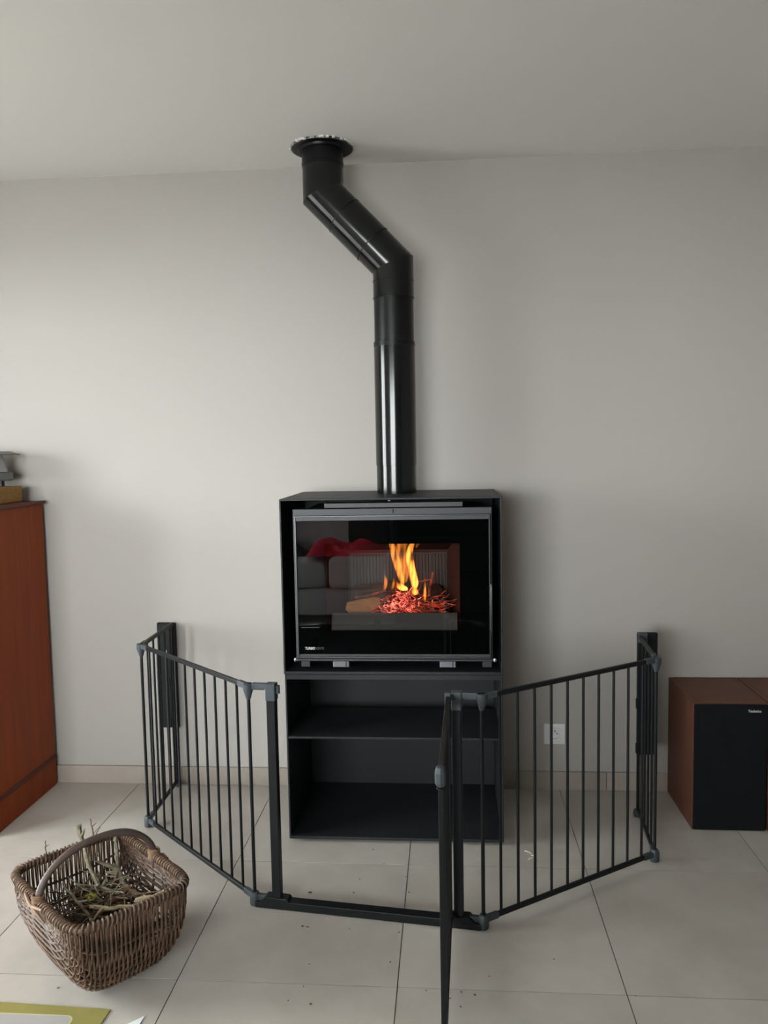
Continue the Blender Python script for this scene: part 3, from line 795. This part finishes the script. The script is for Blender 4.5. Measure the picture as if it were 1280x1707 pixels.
MB().lathe([(0, -0.004), (0.0088, -0.004), (0.0088, 0.0), (0, 0.0)], hp+V((0, 0, -0.0275)), 8).build('latch_button', M['gate'], gd)
mb = MB().beam(hg+dd_*(-0.012)+V((0, 0, 0.672)), hg+dd_*(-0.012)+V((0, 0, 0.708)), 0.018, 0.020, up=dd_)
mb.beam(hg+dd_*(-0.016)+V((0, 0, 0.690)), pR+V((0, 0, 0.690)), 0.012, 0.014)
bevel(mb.build('hinge_cap', M['gate_plastic'], gd), 0.003)
mb = MB().lathe([(0, 0), (0.007, 0), (0.007, 0.03), (0, 0.03)], (hg.x, hg.y+0.012, 0.030), 10)
mb.beam(V((hg.x, hg.y+0.012, 0.045)), pR+V((0, 0, 0.045)), 0.012, 0.012)
mb.build('lower_hinge', M['gate'], gd)
# wall plates
def wall_plate(cx, cy, w, zb, zt, ex):
    mb = MB().cbox((cx-w/2, cy-0.008, zb), (cx+w/2, cy+0.008, zt), 0.005)
    o = mb.build('wall_plate', M['gate'], gate)
    mb = MB().cbox((ex-0.015, cy-0.022, zb+0.01), (ex+0.015, cy-0.0085, zt-0.004), 0.003)
    mb.build('plate_channel', M['gate'], o)
    for zc in (zb+0.20, zb+0.03):
        MB().cbox((ex-0.0185, cy-0.026, zc-0.019), (ex-0.0095, cy-0.010, zc+0.019), 0.002).build('plate_clip', M['gate'], o)
    return o
wp = wall_plate(-1.172, -0.0085, 0.080, 0.245, 0.692, -1.148)
MB().box((-1.178, -0.0175, 0.560), (-1.172, -0.0165, 0.578)).build('plate_screw', M['silver'], wp)
wp = wall_plate(0.733, -0.222, 0.074, 0.235, 0.700, 0.708)
MB().cbox((0.690, -0.262, 0.668), (0.726, -0.2365, 0.706), 0.005).build('plate_head', M['gate_plastic'], wp)
mb = MB().tube([(gE.x, gE.y, 0.014), (gE.x, gE.y, ZT)], 0.0062, 10); ep = mb.build('end_post', M['gate'], gate)
MB().lathe([(0, 0), (0.012, 0.001), (0.015, 0.012), (0.012, 0.026), (0, 0.03)], (gE.x-0.003, gE.y, 0.0), 14).build('end_foot', M['gate_plastic'], ep)
mb = MB().tube([(gW.x, gW.y, 0.024), (gW.x, gW.y, ZT)], 0.0062, 10); ep = mb.build('end_post', M['gate'], gate)
MB().lathe([(0, 0), (0.010, 0.001), (0.013, 0.012), (0.011, 0.024), (0, 0.028)], (gW.x, gW.y, 0.0), 14).build('end_foot', M['gate_plastic'], ep)

# ================================================================== CABINET WITH LANTERN
cab = thing('wooden_cabinet', (-2.16, -0.26, 0), 'tall cherry wood cabinet with moulded base and overhanging top, against wall', 'cabinet')
CX0, CX1, CYF, CYB = -2.66, -1.672, -0.50, -0.026
bevel(MB().box((CX0, CYF, 0.132), (CX1, CYB, 1.196)).build('carcass', M['cabinet'], cab), 0.002)
bevel(MB().box((CX0-0.012, CYF-0.016, 1.1965), (CX1+0.016, CYB, 1.209)).build('top', M['cabinet_edge'], cab), 0.003)
bevel(MB().box((CX0-0.002, CYF-0.004, 0.0), (CX1+0.001, CYB, 0.114)).build('plinth', M['cabinet'], cab), 0.002)
prof = [(0.0, 0.0), (0.014, 0.0), (0.018, 0.006), (0.014, 0.012), (0.009, 0.018), (0.0, 0.018)]
mb = MB().prism([(CX1-0.01+a, 0.1145+b) for a, b in prof], CYF-0.012, CYB, 'y')
mb.box((CX0-0.012, CYF-0.014, 0.1145), (CX1+0.004, CYF, 0.1315))
mb.box((CX0-0.0, CYF, 0.1145), (CX1-0.01, CYB, 0.1315))
bevel(mb.build('base_moulding', M['cabinet_edge'], cab), 0.002)
for a, b, kx in ((CX0+0.02, -2.170, -2.2), (-2.162, CX1-0.02, -2.132)):
    d_ = bevel(MB().box((a, CYF-0.018, 0.15), (b, CYF-0.0005, 1.18)).build('cabinet_door', M['cabinet'], cab), 0.002)
    MB().lathe([(0, 0), (0.006, 0), (0.006, 0.012), (0.014, 0.018), (0.012, 0.028), (0, 0.03)], (kx, CYF-0.018, 0.70), 14, axis='y').build('door_knob', M['brass'], d_)
ck = bevel(MB().box((-1.99, -0.30, 1.2095), (-1.722, -0.085, 1.274)).build('cork_block', M['cork']), 0.004)
tag(ck, 'brown cork box lying on top of the tall wooden cabinet', 'box')
ln = thing('lantern', (-1.86, -0.165, 1.2745), 'small grey lantern with flat black roof, standing on the cork box', 'lantern')
for fx in (-1.93, -1.79):
    for fy in (-0.235, -0.115):
        MB().lathe([(0, 0), (0.012, 0), (0.012, 0.021), (0, 0.021)], (fx, fy, 1.2748), 12).build('foot', M['black'], ln)
bevel(MB().box((-1.962, -0.262, 1.296), (-1.752, -0.088, 1.331)).build('lantern_base', M['lantern_grey'], ln), 0.006)
mb = MB().add([(-1.945, -0.247, 1.3315), (-1.768, -0.247, 1.3315), (-1.768, -0.103, 1.3315), (-1.945, -0.103, 1.3315),
               (-1.93, -0.235, 1.399), (-1.783, -0.235, 1.399), (-1.783, -0.115, 1.399), (-1.93, -0.115, 1.399)],
              [(0, 3, 2, 1), (4, 5, 6, 7), (0, 1, 5, 4), (1, 2, 6, 5), (2, 3, 7, 6), (3, 0, 4, 7)])
mb.build('frosted_body', M['lantern_frost'], ln)
for a, b, c_, d_ in ((-1.768, -0.247, -1.783, -0.235), (-1.768, -0.103, -1.783, -0.115), (-1.945, -0.247, -1.93, -0.235), (-1.945, -0.103, -1.93, -0.115)):
    MB().beam((a, b, 1.3315), (c_, d_, 1.399), 0.004, 0.004).build('corner_rib', M['lantern_grey'], ln)
bevel(MB().add([(-1.985, -0.285, 1.402), (-1.735, -0.285, 1.402), (-1.735, -0.06, 1.402), (-1.985, -0.06, 1.402),
          (-1.96, -0.26, 1.4145), (-1.765, -0.26, 1.4145), (-1.765, -0.085, 1.4145), (-1.96, -0.085, 1.4145),
          (-1.985, -0.285, 1.3995), (-1.735, -0.285, 1.3995), (-1.735, -0.06, 1.3995), (-1.985, -0.06, 1.3995)],
         [(4, 5, 6, 7), (0, 1, 5, 4), (1, 2, 6, 5), (2, 3, 7, 6), (3, 0, 4, 7), (8, 9, 1, 0), (9, 10, 2, 1), (10, 11, 3, 2), (11, 8, 0, 3), (8, 11, 10, 9)]).build('lantern_roof', M['black'], ln), 0.001)

# ================================================================== LOUDSPEAKERS
def speaker(xl, xr, label, badge):
    s_ = thing('loudspeaker', ((xl+xr)/2, -0.17, 0), label, 'speaker')
    t_ = 0.016; yf, yk, zt = -0.333, -0.014, 0.470
    mb = MB().box((xl, yf, 0.001), (xl+t_, yk, zt)).box((xr-t_, yf, 0.001), (xr, yk, zt)).box((xl+t_, yf, zt-t_), (xr-t_, yk, zt)).box((xl+t_, yf, 0.001), (xr-t_, yk, t_))
    mb.box((xl+t_, yk-0.012, t_), (xr-t_, yk, zt-t_))
    bevel(mb.build('speaker_cabinet', M['walnut'], s_), 0.0015)
    g_ = bevel(MB().box((xl+0.002, yf-0.008, 0.003), (xr-0.002, yf-0.0003, zt-0.003)).build('grille', M['grille'], s_), 0.004)
    for zc, rr_ in ((0.19, 0.085), (0.385, 0.036)):
        MB().lathe([(rr_, 0), (rr_, 0.0008), (rr_-0.005, 0.0010), (rr_-0.006, 0.0)], ((xl+xr)/2, yf-0.008, zc), 40, axis='y').build('driver_ring', M['grille'], g_)
    if badge:
        text_mesh('badge', 'Technics', 0.0125, M['badge'], (xr-0.071, yf-0.0088, 0.4395), (PI/2, 0, 0), s_, 'small silver lettering', 0.0006, 0.0003, 0.045)
    return s_
speaker(0.868, 1.127, 'walnut loudspeaker with black grille and silver badge, on floor against wall, nearer the gate', True)
speaker(1.131, 1.390, 'second walnut loudspeaker cut by the picture edge, touching its twin', True)

# ================================================================== SOCKET
so = thing('wall_socket', (0.421, 0, 0.232), 'white round-recess wall socket on the wall between stove and speakers', 'socket')
cx, cz = 0.421, 0.232; hs = 0.0425
bm = bmesh.new()
N = 32
outer = []
for k in range(N):
    a = 2*PI*k/N+PI/4; c_, s2 = math.cos(a), math.sin(a); q = hs/max(abs(c_), abs(s2)); outer.append((c_*q, s2*q))
rings = []
for pts_, y_ in ((outer, -0.001), (outer, -0.0075), ([(x*0.975, z*0.975) for x, z in outer], -0.0095)):
    rings.append([bm.verts.new((cx+x, y_, cz+z)) for x, z in pts_])
for rr_, y_ in ((0.0300, -0.0105), (0.0285, -0.0115), (0.0265, -0.0105), (0.0210, -0.0095), (0.0200, -0.002)):
    rings.append([bm.verts.new((cx+0.002+rr_*math.cos(2*PI*k/N+PI/4), y_, cz-0.001+rr_*math.sin(2*PI*k/N+PI/4))) for k in range(N)])
for a_, b_ in zip(rings, rings[1:]):
    for k in range(N): bm.faces.new((a_[k], a_[(k+1) % N], b_[(k+1) % N], b_[k]))
bm.faces.new(rings[-1])
mb = MB(); mb.bm(bm); mb.build('socket_plate', M['socket'], so)
for hx, hz in ((-0.0095, 0.0), (0.0095, 0.0)):
    MB().lathe([(0, 0), (0.0027, 0), (0.0027, 0.0008), (0, 0.0008)], (cx+0.002+hx, -0.002, cz-0.001+hz), 10, axis='y').build('socket_hole', M['hole'], so)
MB().lathe([(0, 0), (0.0024, 0), (0.0022, 0.006), (0, 0.0075)], (cx+0.002, -0.002, cz+0.010), 10, axis='y').build('earth_pin', M['pin'], so)

# ================================================================== BASKET
BC = V((-0.9655, -1.1645, 0)); bv = V((0.653, 0.757, 0)).normalized(); bu = V((0.757, -0.653, 0)).normalized()
BA, BB, BZ, BD = 0.214, 0.164, 0.232, 0.227
PW = 7.0
basket = thing('wicker_basket', BC, 'brown willow basket with arched handle, full of twigs, on floor', 'basket')
def plan(s_, p=PW): return BA*(max(0.0, 1-abs(s_)**p))**(1/p)
def hull(s_, phi, off=0.0):
    """s_ in -1..1 along the handle axis, phi 0..pi from front rim under the belly to the back rim"""
    wdt = plan(s_)+off; dep = BD*(max(0.0, 1-abs(s_)**4.0))**(1/2.2)+off
    dep = max(dep, 0.0)
    c_, s2 = math.cos(phi), math.sin(phi); e = 2/3.8
    uu = math.copysign(abs(c_)**e, c_)*wdt; zz = abs(s2)**e*dep
    uu *= (1-0.05*(zz/BD)**2)
    vv = s_*BB*(1-0.03*(zz/BD)**1.5)
    zr = BZ
    return BC+bu*uu+bv*vv+V((0, 0, max(zr-zz, 0.0035)))
# stations equally spaced along the half plan outline
outl = []
NN = 1600
for i in range(NN+1):
    th_ = PI*i/NN; c_, s2 = math.cos(th_), math.sin(th_)
    s_ = -math.copysign(abs(c_)**(2/PW), c_); u_ = abs(s2)**(2/PW)
    outl.append((u_*BA, s_*BB, s_))
cum = [0.0]
for a, b in zip(outl, outl[1:]): cum.append(cum[-1]+math.hypot(b[0]-a[0], b[1]-a[1]))
def at_arc(f):
    tgt = f*cum[-1]
    for i in range(NN):
        if cum[i+1] >= tgt:
            k = (tgt-cum[i])/max(1e-9, cum[i+1]-cum[i]); return outl[i][2]+(outl[i+1][2]-outl[i][2])*k
    return 1.0
def at_arc2(f):
    tgt = f*cum[-1]
    for i in range(NN):
        if cum[i+1] >= tgt:
            k = (tgt-cum[i])/max(1e-9, cum[i+1]-cum[i]); a, b = outl[i], outl[i+1]
            return a[0]+(b[0]-a[0])*k, a[1]+(b[1]-a[1])*k
    return outl[-1][0], outl[-1][1]
NRIB = 13
rnd = random.Random(3)
for k in range(NRIB):
    phi = PI*(k+0.5)/NRIB
    pts = [hull(at_arc(0.02+0.96*i/28), phi, -0.001) for i in range(29)]
    mb = MB().tube(pts, 0.0036, 6); mb.build('rib', M['wicker'], basket)
NW = 104
for i in range(NW):
    f = 0.035+0.93*(i+0.5)/NW+rnd.uniform(-.001, .001)
    s_ = at_arc(f); pts = []; rad = []
    nseg = NRIB*4
    r_ = rnd.uniform(0.0022, 0.0034)+(0.0013 if abs(s_) > 0.93 else 0.0)
    sg = 1 if i % 2 else -1
    wob = rnd.uniform(0, 6)
    for q in range(nseg+1):
        phi = PI*q/nseg
        off = 0.0042*sg*math.cos(NRIB*phi+ PI/2)
        df = 0.0016*math.sin(q*0.55+wob)
        s2 = max(-1, min(1, at_arc(min(0.995, max(0.005, f+df)))))
        pts.append(hull(s2, phi, off)); rad.append(r_*(1+0.12*math.sin(q*1.7+wob)))
    mb = MB().tube(pts, rad, 5); mb.build('weaver', M['wicker'], basket)
# rim hoop and its wrapping
rim_pts = []
NRM = 96
half = [at_arc2(i/(NRM//2)) for i in range(NRM//2)]
for u_, v_ in half: rim_pts.append(BC+bu*u_+bv*v_+V((0, 0, BZ+0.006)))
for u_, v_ in half: rim_pts.append(BC-bu*u_-bv*v_+V((0, 0, BZ+0.006)))
MB().tube(rim_pts, 0.0085, 8, closed=True).build('rim', M['wicker_rim'], basket)
# helical wrap
cumr = [0.0]
for i in range(NRM): cumr.append(cumr[-1]+(rim_pts[(i+1) % NRM]-rim_pts[i]).length)
def rim_at(f):
    tgt = (f % 1.0)*cumr[-1]
    for i in range(NRM):
        if cumr[i+1] >= tgt:
            k = (tgt-cumr[i])/(cumr[i+1]-cumr[i]); a, b = rim_pts[i], rim_pts[(i+1) % NRM]
            return a+(b-a)*k, (b-a).normalized()
    return rim_pts[0], V((1, 0, 0))
TURNS = 120
for part in range(10):
    hx = []; n_ = TURNS//10*12
    for q in range(n_+1):
        f = (part+q/n_)/10.0
        p, tg = rim_at(f); side = tg.cross(V((0, 0, 1))).normalized(); a = 2*PI*f*TURNS
        rr_ = 0.0105+0.0006*math.sin(f*97)
        hx.append(p+side*math.cos(a)*rr_+V((0, 0, 1))*math.sin(a)*rr_)
    MB().tube(hx, 0.0037, 5).build('rim_wrap', M['wicker'], basket)
# handle
hpts = []; hrad = []
for i in range(33):
    t_ = PI*i/32
    p = BC-bv*(BB+0.001)*math.cos(t_)*(1+0.04*math.sin(t_))+V((0, 0, BZ-0.012+0.132*math.sin(t_)**0.9))
    hpts.append(p); hrad.append(0.0098+0.0008*math.sin(t_*7))
hpts = [hpts[0]+V((0, 0, -0.018))]+hpts+[hpts[-1]+V((0, 0, -0.018))]; hrad = [0.008]+hrad+[0.008]
MB().tube(hpts, hrad, 12).build('handle', M['handle'], basket)
for sg in (-1, 1):
    c = BC+bv*sg*(BB+0.001)+V((0, 0, BZ+0.008))
    hx = []
    for q in range(12*7+1):
        a = 2*PI*q/12; hz = -0.012+0.030*q/(12*7)
        hx.append(c+bu*math.cos(a)*0.0145+bv*math.sin(a)*0.0145+V((0, 0, hz)))
    MB().tube(hx, 0.0033, 5).build('handle_wrap', M['wrap'], basket)
    for tw in (-1, 1):
        pts = [c+bu*tw*0.055+V((0, 0, 0.004))+bv*sg*0.012, c+bu*tw*0.02+V((0, 0, 0.0))+bv*sg*0.018, c-bu*tw*0.02+V((0, 0, -0.012))+bv*sg*0.016, c-bu*tw*0.05+V((0, 0, -0.035))+bv*sg*0.006]
        MB().tube(pts, [0.004, 0.005, 0.005, 0.003], 6).build('cross_strap', M['wrap'], basket)

# twigs in the basket
def inside(p, m=0.92):
    q = p-BC; u_, v_ = q.dot(bu)/BA, q.dot(bv)/BB
    return (abs(u_)**3+abs(v_)**3) < m**3
def clampin(p, zmin=0.03):
    q = p-BC; u_, v_ = q.dot(bu)/BA, q.dot(bv)/BB
    k = (abs(u_)**3+abs(v_)**3)**(1/3.0)
    lim = 0.86*min(1.0, max(0.05, 1-(max(0.0, 0.17-p.z)/0.17)**3))**0.45 if p.z < 0.17 else 0.88
    if k > lim: u_, v_ = u_/k*lim, v_/k*lim
    return BC+bu*u_*BA+bv*v_*BB+V((0, 0, max(zmin, p.z)))
rnd = random.Random(12)
mb = MB()
for q in range(420):
    u_, v_ = rnd.uniform(-.66, .66), rnd.uniform(-.66, .66)
    p = BC+bu*u_*BA+bv*v_*BB+V((0, 0, rnd.uniform(0.05, 0.155)))
    a = rnd.uniform(0, 2*PI)
    pts = [clampin(x) for x in twig_path(rnd, p, (math.cos(a), math.sin(a), rnd.uniform(-.3, .3)), rnd.uniform(.06, .16), .3, 5)]
    mb.tube(pts, taper(pts, rnd.uniform(.0012, .0026), .0008), 4)
o = mb.build('kindling_brush', M['twig_dark']); tag(o, 'tangled mass of fine dark dry twigs filling the basket', 'kindling'); o['kind'] = 'stuff'
mb = MB().add([BC+bu*BA*.74*math.cos(2*PI*k/24)+bv*BB*.74*math.sin(2*PI*k/24)+V((0, 0, .075)) for k in range(24)]+[BC+V((0, 0, .11))], [(k, (k+1) % 24, 24) for k in range(24)])
mb.add([BC+bu*BA*.6*math.cos(2*PI*k/24)+bv*BB*.6*math.sin(2*PI*k/24)+V((0, 0, .02)) for k in range(24)], [tuple(range(24))])
o = mb.build('leaf_litter', M['twig_dark']); tag(o, 'dark crumbled bark and leaf litter under the twigs in the basket', 'litter'); o['kind'] = 'stuff'
def special(nm, pts, r0, r1, m, label, forks=(), knobs=0, seed=0):
    rr = random.Random(seed); mb = MB()
    P = [V(p) for p in pts]
    fine = []
    for a, b in zip(P, P[1:]):
        for i in range(4):
            fine.append(a.lerp(b, i/4)+V((rr.uniform(-1, 1), rr.uniform(-1, 1), rr.uniform(-1, 1)))*0.0015)
    fine.append(P[-1])
    rad = [r*(1+rr.uniform(-.18, .18)) for r in taper(fine, r0, r1)]
    mb.tube(fine, rad, 7)
    for f, d, L in forks:
        s_ = fine[int(f*(len(fine)-1))]
        fp = twig_path(rr, s_, d, L, .2, 5); mb.tube(fp, taper(fp, r1*1.1+0.0006, 0.0008), 5)
    o = mb.build(nm, m); tag(o, label, 'twig', 'kindling twigs in the basket'); return o
special('twig', [(-.989, -1.12, .186), (-1.041, -1.07, .224), (-1.080, -1.02, .269), (-1.101, -1.0, .303)], .0055, .0068, M['twig_grey'],
        'thick lichen-grey branch sticking up over the back rim of the basket', [(.9, (-.4, 0, 1), .022), (.95, (.3, .1, 1), .02), (.8, (-.5, .1, .8), .03), (.75, (.5, .1, .9), .024)], seed=1)
special('twig', [(-1.055, -.985, .20), (-1.06, -.97, .226), (-1.086, -.94, .263), (-1.097, -.93, .290)], .0025, .0013, M['twig_brown'],
        'thin dark twig with a forked tip, highest one behind the basket rim', [(.55, (.4, .1, .9), .035), (.75, (.7, 0, .6), .02)], seed=2)
special('twig', [(-1.021, -.930, .252), (-.998, -.973, .214), (-.968, -1.037, .192), (-.933, -1.089, .178), (-.873, -1.13, .168)], .0040, .0080, M['twig_grey'],
        'long bent grey branch running from back rim down to the right of the basket', [(.5, (-.5, -.4, .3), .08), (.65, (-.8, .1, .2), .06), (.15, (-.2, .2, .9), .03)], seed=3)
special('twig', [(-1.094, -1.11, .178), (-1.02, -1.184, .178), (-.967, -1.235, .172), (-.937, -1.265, .165)], .0032, .0046, M['twig_grey'],
        'straight grey twig slanting towards the front corner of the basket', [(.4, (.8, -.1, .2), .05)], seed=4)
special('twig', [(-.976, -1.207, .178), (-.92, -1.219, .183), (-.855, -1.215, .19), (-.805, -1.199, .197)], .0052, .0062, M['twig_pale'],
        'pale peeled stick lying across the front half of the basket', [(.3, (-.3, -.7, .1), .05)], seed=5)
special('twig', [(-.858, -1.185, .186), (-.812, -1.178, .193), (-.782, -1.166, .20)], .0075, .0085, M['twig_pale'],
        'short thick mossy stick lying against the front rim of the basket', seed=6)
special('twig', [(-1.064, -1.093, .175), (-1.003, -1.109, .182), (-.921, -1.139, .178)], .0030, .0036, M['twig_grey'],
        'grey twig with side shoots lying across the middle of the basket', [(.3, (.2, -.8, .25), .06), (.7, (.2, .7, .3), .05), (.5, (.3, -.7, -.1), .06)], seed=7)
special('twig', [(-1.180, -1.02, .16), (-1.21, -.990, .223), (-1.214, -.98, .243)], .0018, .0014, M['twig_brown'],
        'tiny twig tip poking over the far left rim of the basket', [(.7, (.5, .1, .8), .016)], seed=8)
special('twig', [(-.99, -1.03, .17), (-.96, -1.06, .195), (-.955, -1.10, .185), (-.97, -1.12, .17)], .0035, .0030, M['twig_brown'],
        'dark hooked twig curling beside the bent grey branch', seed=9)
special('twig', [(-.90, -1.16, .176), (-.865, -1.14, .18), (-.81, -1.135, .185), (-.77, -1.12, .196)], .0024, .0018, M['wrap'],
        'reddish brown twig lying near the right rim of the basket', seed=10)
protos = []
for kq in range(5):
    mb = MB(); rr = random.Random(60+kq)
    pts = twig_path(rr, (-.08, 0, 0), (1, 0, 0), .17, .16, 8); mb.tube(pts, taper(pts, .0032, .0012), 6)
    for i in (2, 4, 5):
        fp = twig_path(rr, pts[i], (.8, rr.choice((-1, 1))*.7, rr.uniform(-.1, .3)), .05, .2, 4); mb.tube(fp, taper(fp, .0016, .0007), 5)
    protos.append(mb.mesh('twig', M['twig_brown'] if kq < 3 else M['twig_grey']))
for q in range(30):
    o = bpy.data.objects.new('twig', protos[q % 5]); COL.objects.link(o)
    u_, v_ = rnd.uniform(-.45, .42), rnd.uniform(-.42, .42)
    o.location = BC+bu*u_*BA+bv*v_*BB+V((0, 0, rnd.uniform(.145, .172)))
    o.rotation_euler = (rnd.uniform(-.3, .3), rnd.uniform(-.16, .16), rnd.uniform(0, 6.28))
    tag(o, 'slender dry forked twig lying loose in the tangle inside the wicker basket', 'twig', 'loose forked twigs in the basket tangle')
mo = MB(); rr = random.Random(5)
for q in range(14):
    c = V((-.99+rr.uniform(-.012, .012), -1.17+rr.uniform(-.012, .012), .182+rr.uniform(-.004, .006)))
    mo.lathe([(0, -.003), (.004, -.001), (.004, .002), (0, .004)], c, 6)
o = mo.build('lichen_tuft', M['moss']); tag(o, 'small tuft of yellow lichen among the twigs in the basket', 'lichen')

# ================================================================== THINGS ON THE FLOOR
lf = thing('leaflet', (-1.02, -1.46, 0), 'yellow green printed leaflet with rounded grey panel, on floor before the basket', 'leaflet')
bevel(MB().prism([(-1.32, -1.340), (-0.861, -1.358), (-0.876, -1.60), (-1.34, -1.60)], 0.0008, 0.0030, 'z').build('sheet', M['leaflet'], lf), 0.0004)
def rounded(xa_, ya_, xb_, yb_, r):
    pts = []
    for cx_, cy_, a0 in ((xb_-r, yb_-r, 0), (xa_+r, yb_-r, PI/2), (xa_+r, ya_+r, PI), (xb_-r, ya_+r, 1.5*PI)):
        for i in range(7): pts.append((cx_+r*math.cos(a0+PI/2*i/6), cy_+r*math.sin(a0+PI/2*i/6)))
    return pts
MB().prism(rounded(-1.162, -1.57, -0.940, -1.385, 0.020), 0.0031, 0.0034, 'z').build('printed_edge', M['leaflet_edge'], lf, 'cream outline of the panel')
MB().prism(rounded(-1.158, -1.566, -0.945, -1.389, 0.018), 0.0035, 0.0038, 'z').build('printed_panel', M['leaflet_panel'], lf, 'grey rounded panel')
pp = MB().prism([(-.766, -1.374), (-.770, -1.44), (-.83, -1.47), (-.84, -1.443), (-.796, -1.403)], 0.001, 0.0022, 'z')
tag(pp.build('paper_scrap', M['paper']), 'pointed white paper corner on floor between leaflet and gate', 'paper')
cm = []
rr = random.Random(9)
for kq in range(4):
    b = bmesh.new(); bmesh.ops.create_icosphere(b, subdivisions=1, radius=1)
    for v in b.verts: v.co *= rr.uniform(.6, 1.2); v.co.z *= .5
    mb = MB(); mb.bm(b); cm.append(mb.mesh('bark_crumb', M['crumb']))
crumbs = [(-.447, -.808, .0075), (-.273, -.529, .004), (-.228, -.62, .003), (-.44, -.985, .005), (-.425, -.987, .004), (-.155, -1.0, .003), (-.30, -.99, .0025), (-.135, -.79, .0035), (-.15, -.70, .003),
          (-.31, -.80, .0035), (-.30, -.72, .003), (-.36, -1.31, .004), (-.42, -1.30, .0025), (-.07, -1.245, .003), (.02, -1.245, .004), (.055, -1.255, .0045), (-.008, -1.27, .003), (.018, -1.30, .003), (.095, -1.18, .003),
          (.275, -1.10, .003), (-.17, -1.135, .003), (-.39, -1.155, .0025), (-.39, -1.245, .0025), (.46, -1.24, .002), (-1.035, -1.285, .004)]
for q, (x, y, s_) in enumerate(crumbs):
    o = bpy.data.objects.new('bark_crumb', cm[q % 4]); COL.objects.link(o)
    o.location = (x, y, s_*.35); o.scale = (s_, s_*rr.uniform(.5, 1), s_*.8); o.rotation_euler = (0, 0, rr.uniform(0, 6.28))
    tag(o, 'tiny dark bark crumb lying on the pale floor tiles', 'crumb', 'bark crumbs on the floor')
for a, b, lab in (((.252, -.515), (.272, -.532), 'thin pale wood splinter on floor behind the right gate panel, the upper one'),
                  ((.258, -.572), (.278, -.562), 'short pale wood splinter on floor behind the right gate panel, the lower one'),
                  ((.272, -.545), (.285, -.556), 'tiny pale splinter lying between two longer splinters on floor')):
    o = MB().tube([(*a, .002), ((a[0]+b[0])/2, (a[1]+b[1])/2, .004), (*b, .002)], .0016, 5).build('wood_splinter', M['chip']); tag(o, lab, 'splinter')

# ================================================================== BEHIND THE CAMERA (sofa mirrored in the stove glass, dark pieces added)
sofa = thing('sofa', (-1.35, -4.4, 0), 'pale grey fabric sofa with one dark back cushion, mirrored in the stove glass', 'sofa')
def soft(lo, hi, r, name, m, parent):
    o = MB().box(lo, hi).build(name, m, parent)
    md = o.modifiers.new('soft', 'BEVEL'); md.width = r; md.segments = 4
    for p in o.data.polygons: p.use_smooth = True
    return o
soft((-2.45, -4.95, 0.06), (-0.45, -4.05, 0.28), 0.04, 'sofa_base', M['sofa'], sofa)
soft((-2.43, -4.75, 0.285), (-0.97, -4.02, 0.50), 0.06, 'seat_cushion', M['sofa'], sofa)
soft((-0.95, -4.75, 0.285), (-0.44, -3.99, 0.54), 0.05, 'seat_cushion', M['sofa'], sofa)
soft((-2.45, -5.0, 0.285), (-0.42, -4.77, 0.84), 0.06, 'backrest', M['sofa'], sofa)
soft((-0.86, -4.76, 0.545), (-0.50, -4.58, 0.90), 0.06, 'back_cushion', M['cushion'], sofa)
for lx in (-2.38, -0.55):
    for ly in (-4.88, -3.85 if lx > -1 else -4.15):
        MB().lathe([(0, 0), (.02, 0), (.024, .06), (0, .06)], (lx, ly, 0), 10).build('leg', M['darkwood'], sofa)
def heap(lo, hi, z0_, h, seed, name, m, label, cat):
    rr = random.Random(seed); nx, ny = 22, 14; vs = []; fs = []
    ph = [rr.uniform(0, 6) for _ in range(6)]
    for i in range(nx+1):
        for j in range(ny+1):
            fx, fy = i/nx, j/ny
            e = (math.sin(PI*fx)*math.sin(PI*fy))**0.5
            z = z0_+e*h*(0.55+0.3*math.sin(fx*7+ph[0]+fy*3)+0.2*math.sin(fx*13+ph[1])+0.15*math.sin(fy*11+ph[2]))
            vs.append((lo[0]+(hi[0]-lo[0])*fx, lo[1]+(hi[1]-lo[1])*fy, max(z, z0_+0.002)))
    for i in range(nx):
        for j in range(ny): a = i*(ny+1)+j; fs.append((a, a+1, a+ny+2, a+ny+1))
    mb = MB().add(vs, fs, True)
    b = [(lo[0], lo[1], z0_), (hi[0], lo[1], z0_), (hi[0], hi[1], z0_), (lo[0], hi[1], z0_)]
    mb.add(b, [(0, 1, 2, 3)])
    tag(mb.build(name, m), label, cat)
heap((-1.14, -4.54), (-0.50, -4.05), 0.543, 0.17, 2, 'red_blanket', M['red'], 'crumpled red blanket on the grey sofa, mirrored in the stove glass', 'blanket')
heap((-2.0, -4.72), (-1.16, -4.35), 0.503, 0.22, 5, 'grey_blanket', M['cushion'], 'crumpled dark grey blanket behind the red one on the sofa', 'blanket')
rg = bevel(MB().box((-2.4, -3.98, 0.001), (1.2, -2.35, 0.012)).build('darkener', mat('charcoal_darkener', (0.010, 0.010, 0.011), 0.95, spec=0.05, bump=(300, 0.4))), 0.003)  # dark floor cover added so the lower stove glass mirrors black
tag(rg, 'charcoal rug added on the floor before the sofa, for a dark glass reflection', 'darkener')
dk = thing('reflection_blocker', (0.2, -4.05, 0), 'black bookcase added beside the sofa to keep the stove glass reflection dark', 'blocker')  # invented dark block, added so the glass reflects no bright rear wall
bevel(MB().box((-0.42, -4.30, 0.0), (0.75, -3.88, 0.04)).box((-0.42, -4.30, 0.04), (-0.39, -3.88, 1.35)).box((0.72, -4.30, 0.04), (0.75, -3.88, 1.35)).box((-0.39, -4.30, 0.04), (0.72, -4.28, 1.35)).box((-0.42, -4.30, 1.35), (0.75, -3.88, 1.38)).build('carcass', M['darkwood'], dk), 0.002)
for z in (0.36, 0.69, 1.02):
    MB().box((-0.389, -4.279, z), (0.719, -3.89, z+0.025)).build('shelf', M['darkwood'], dk)
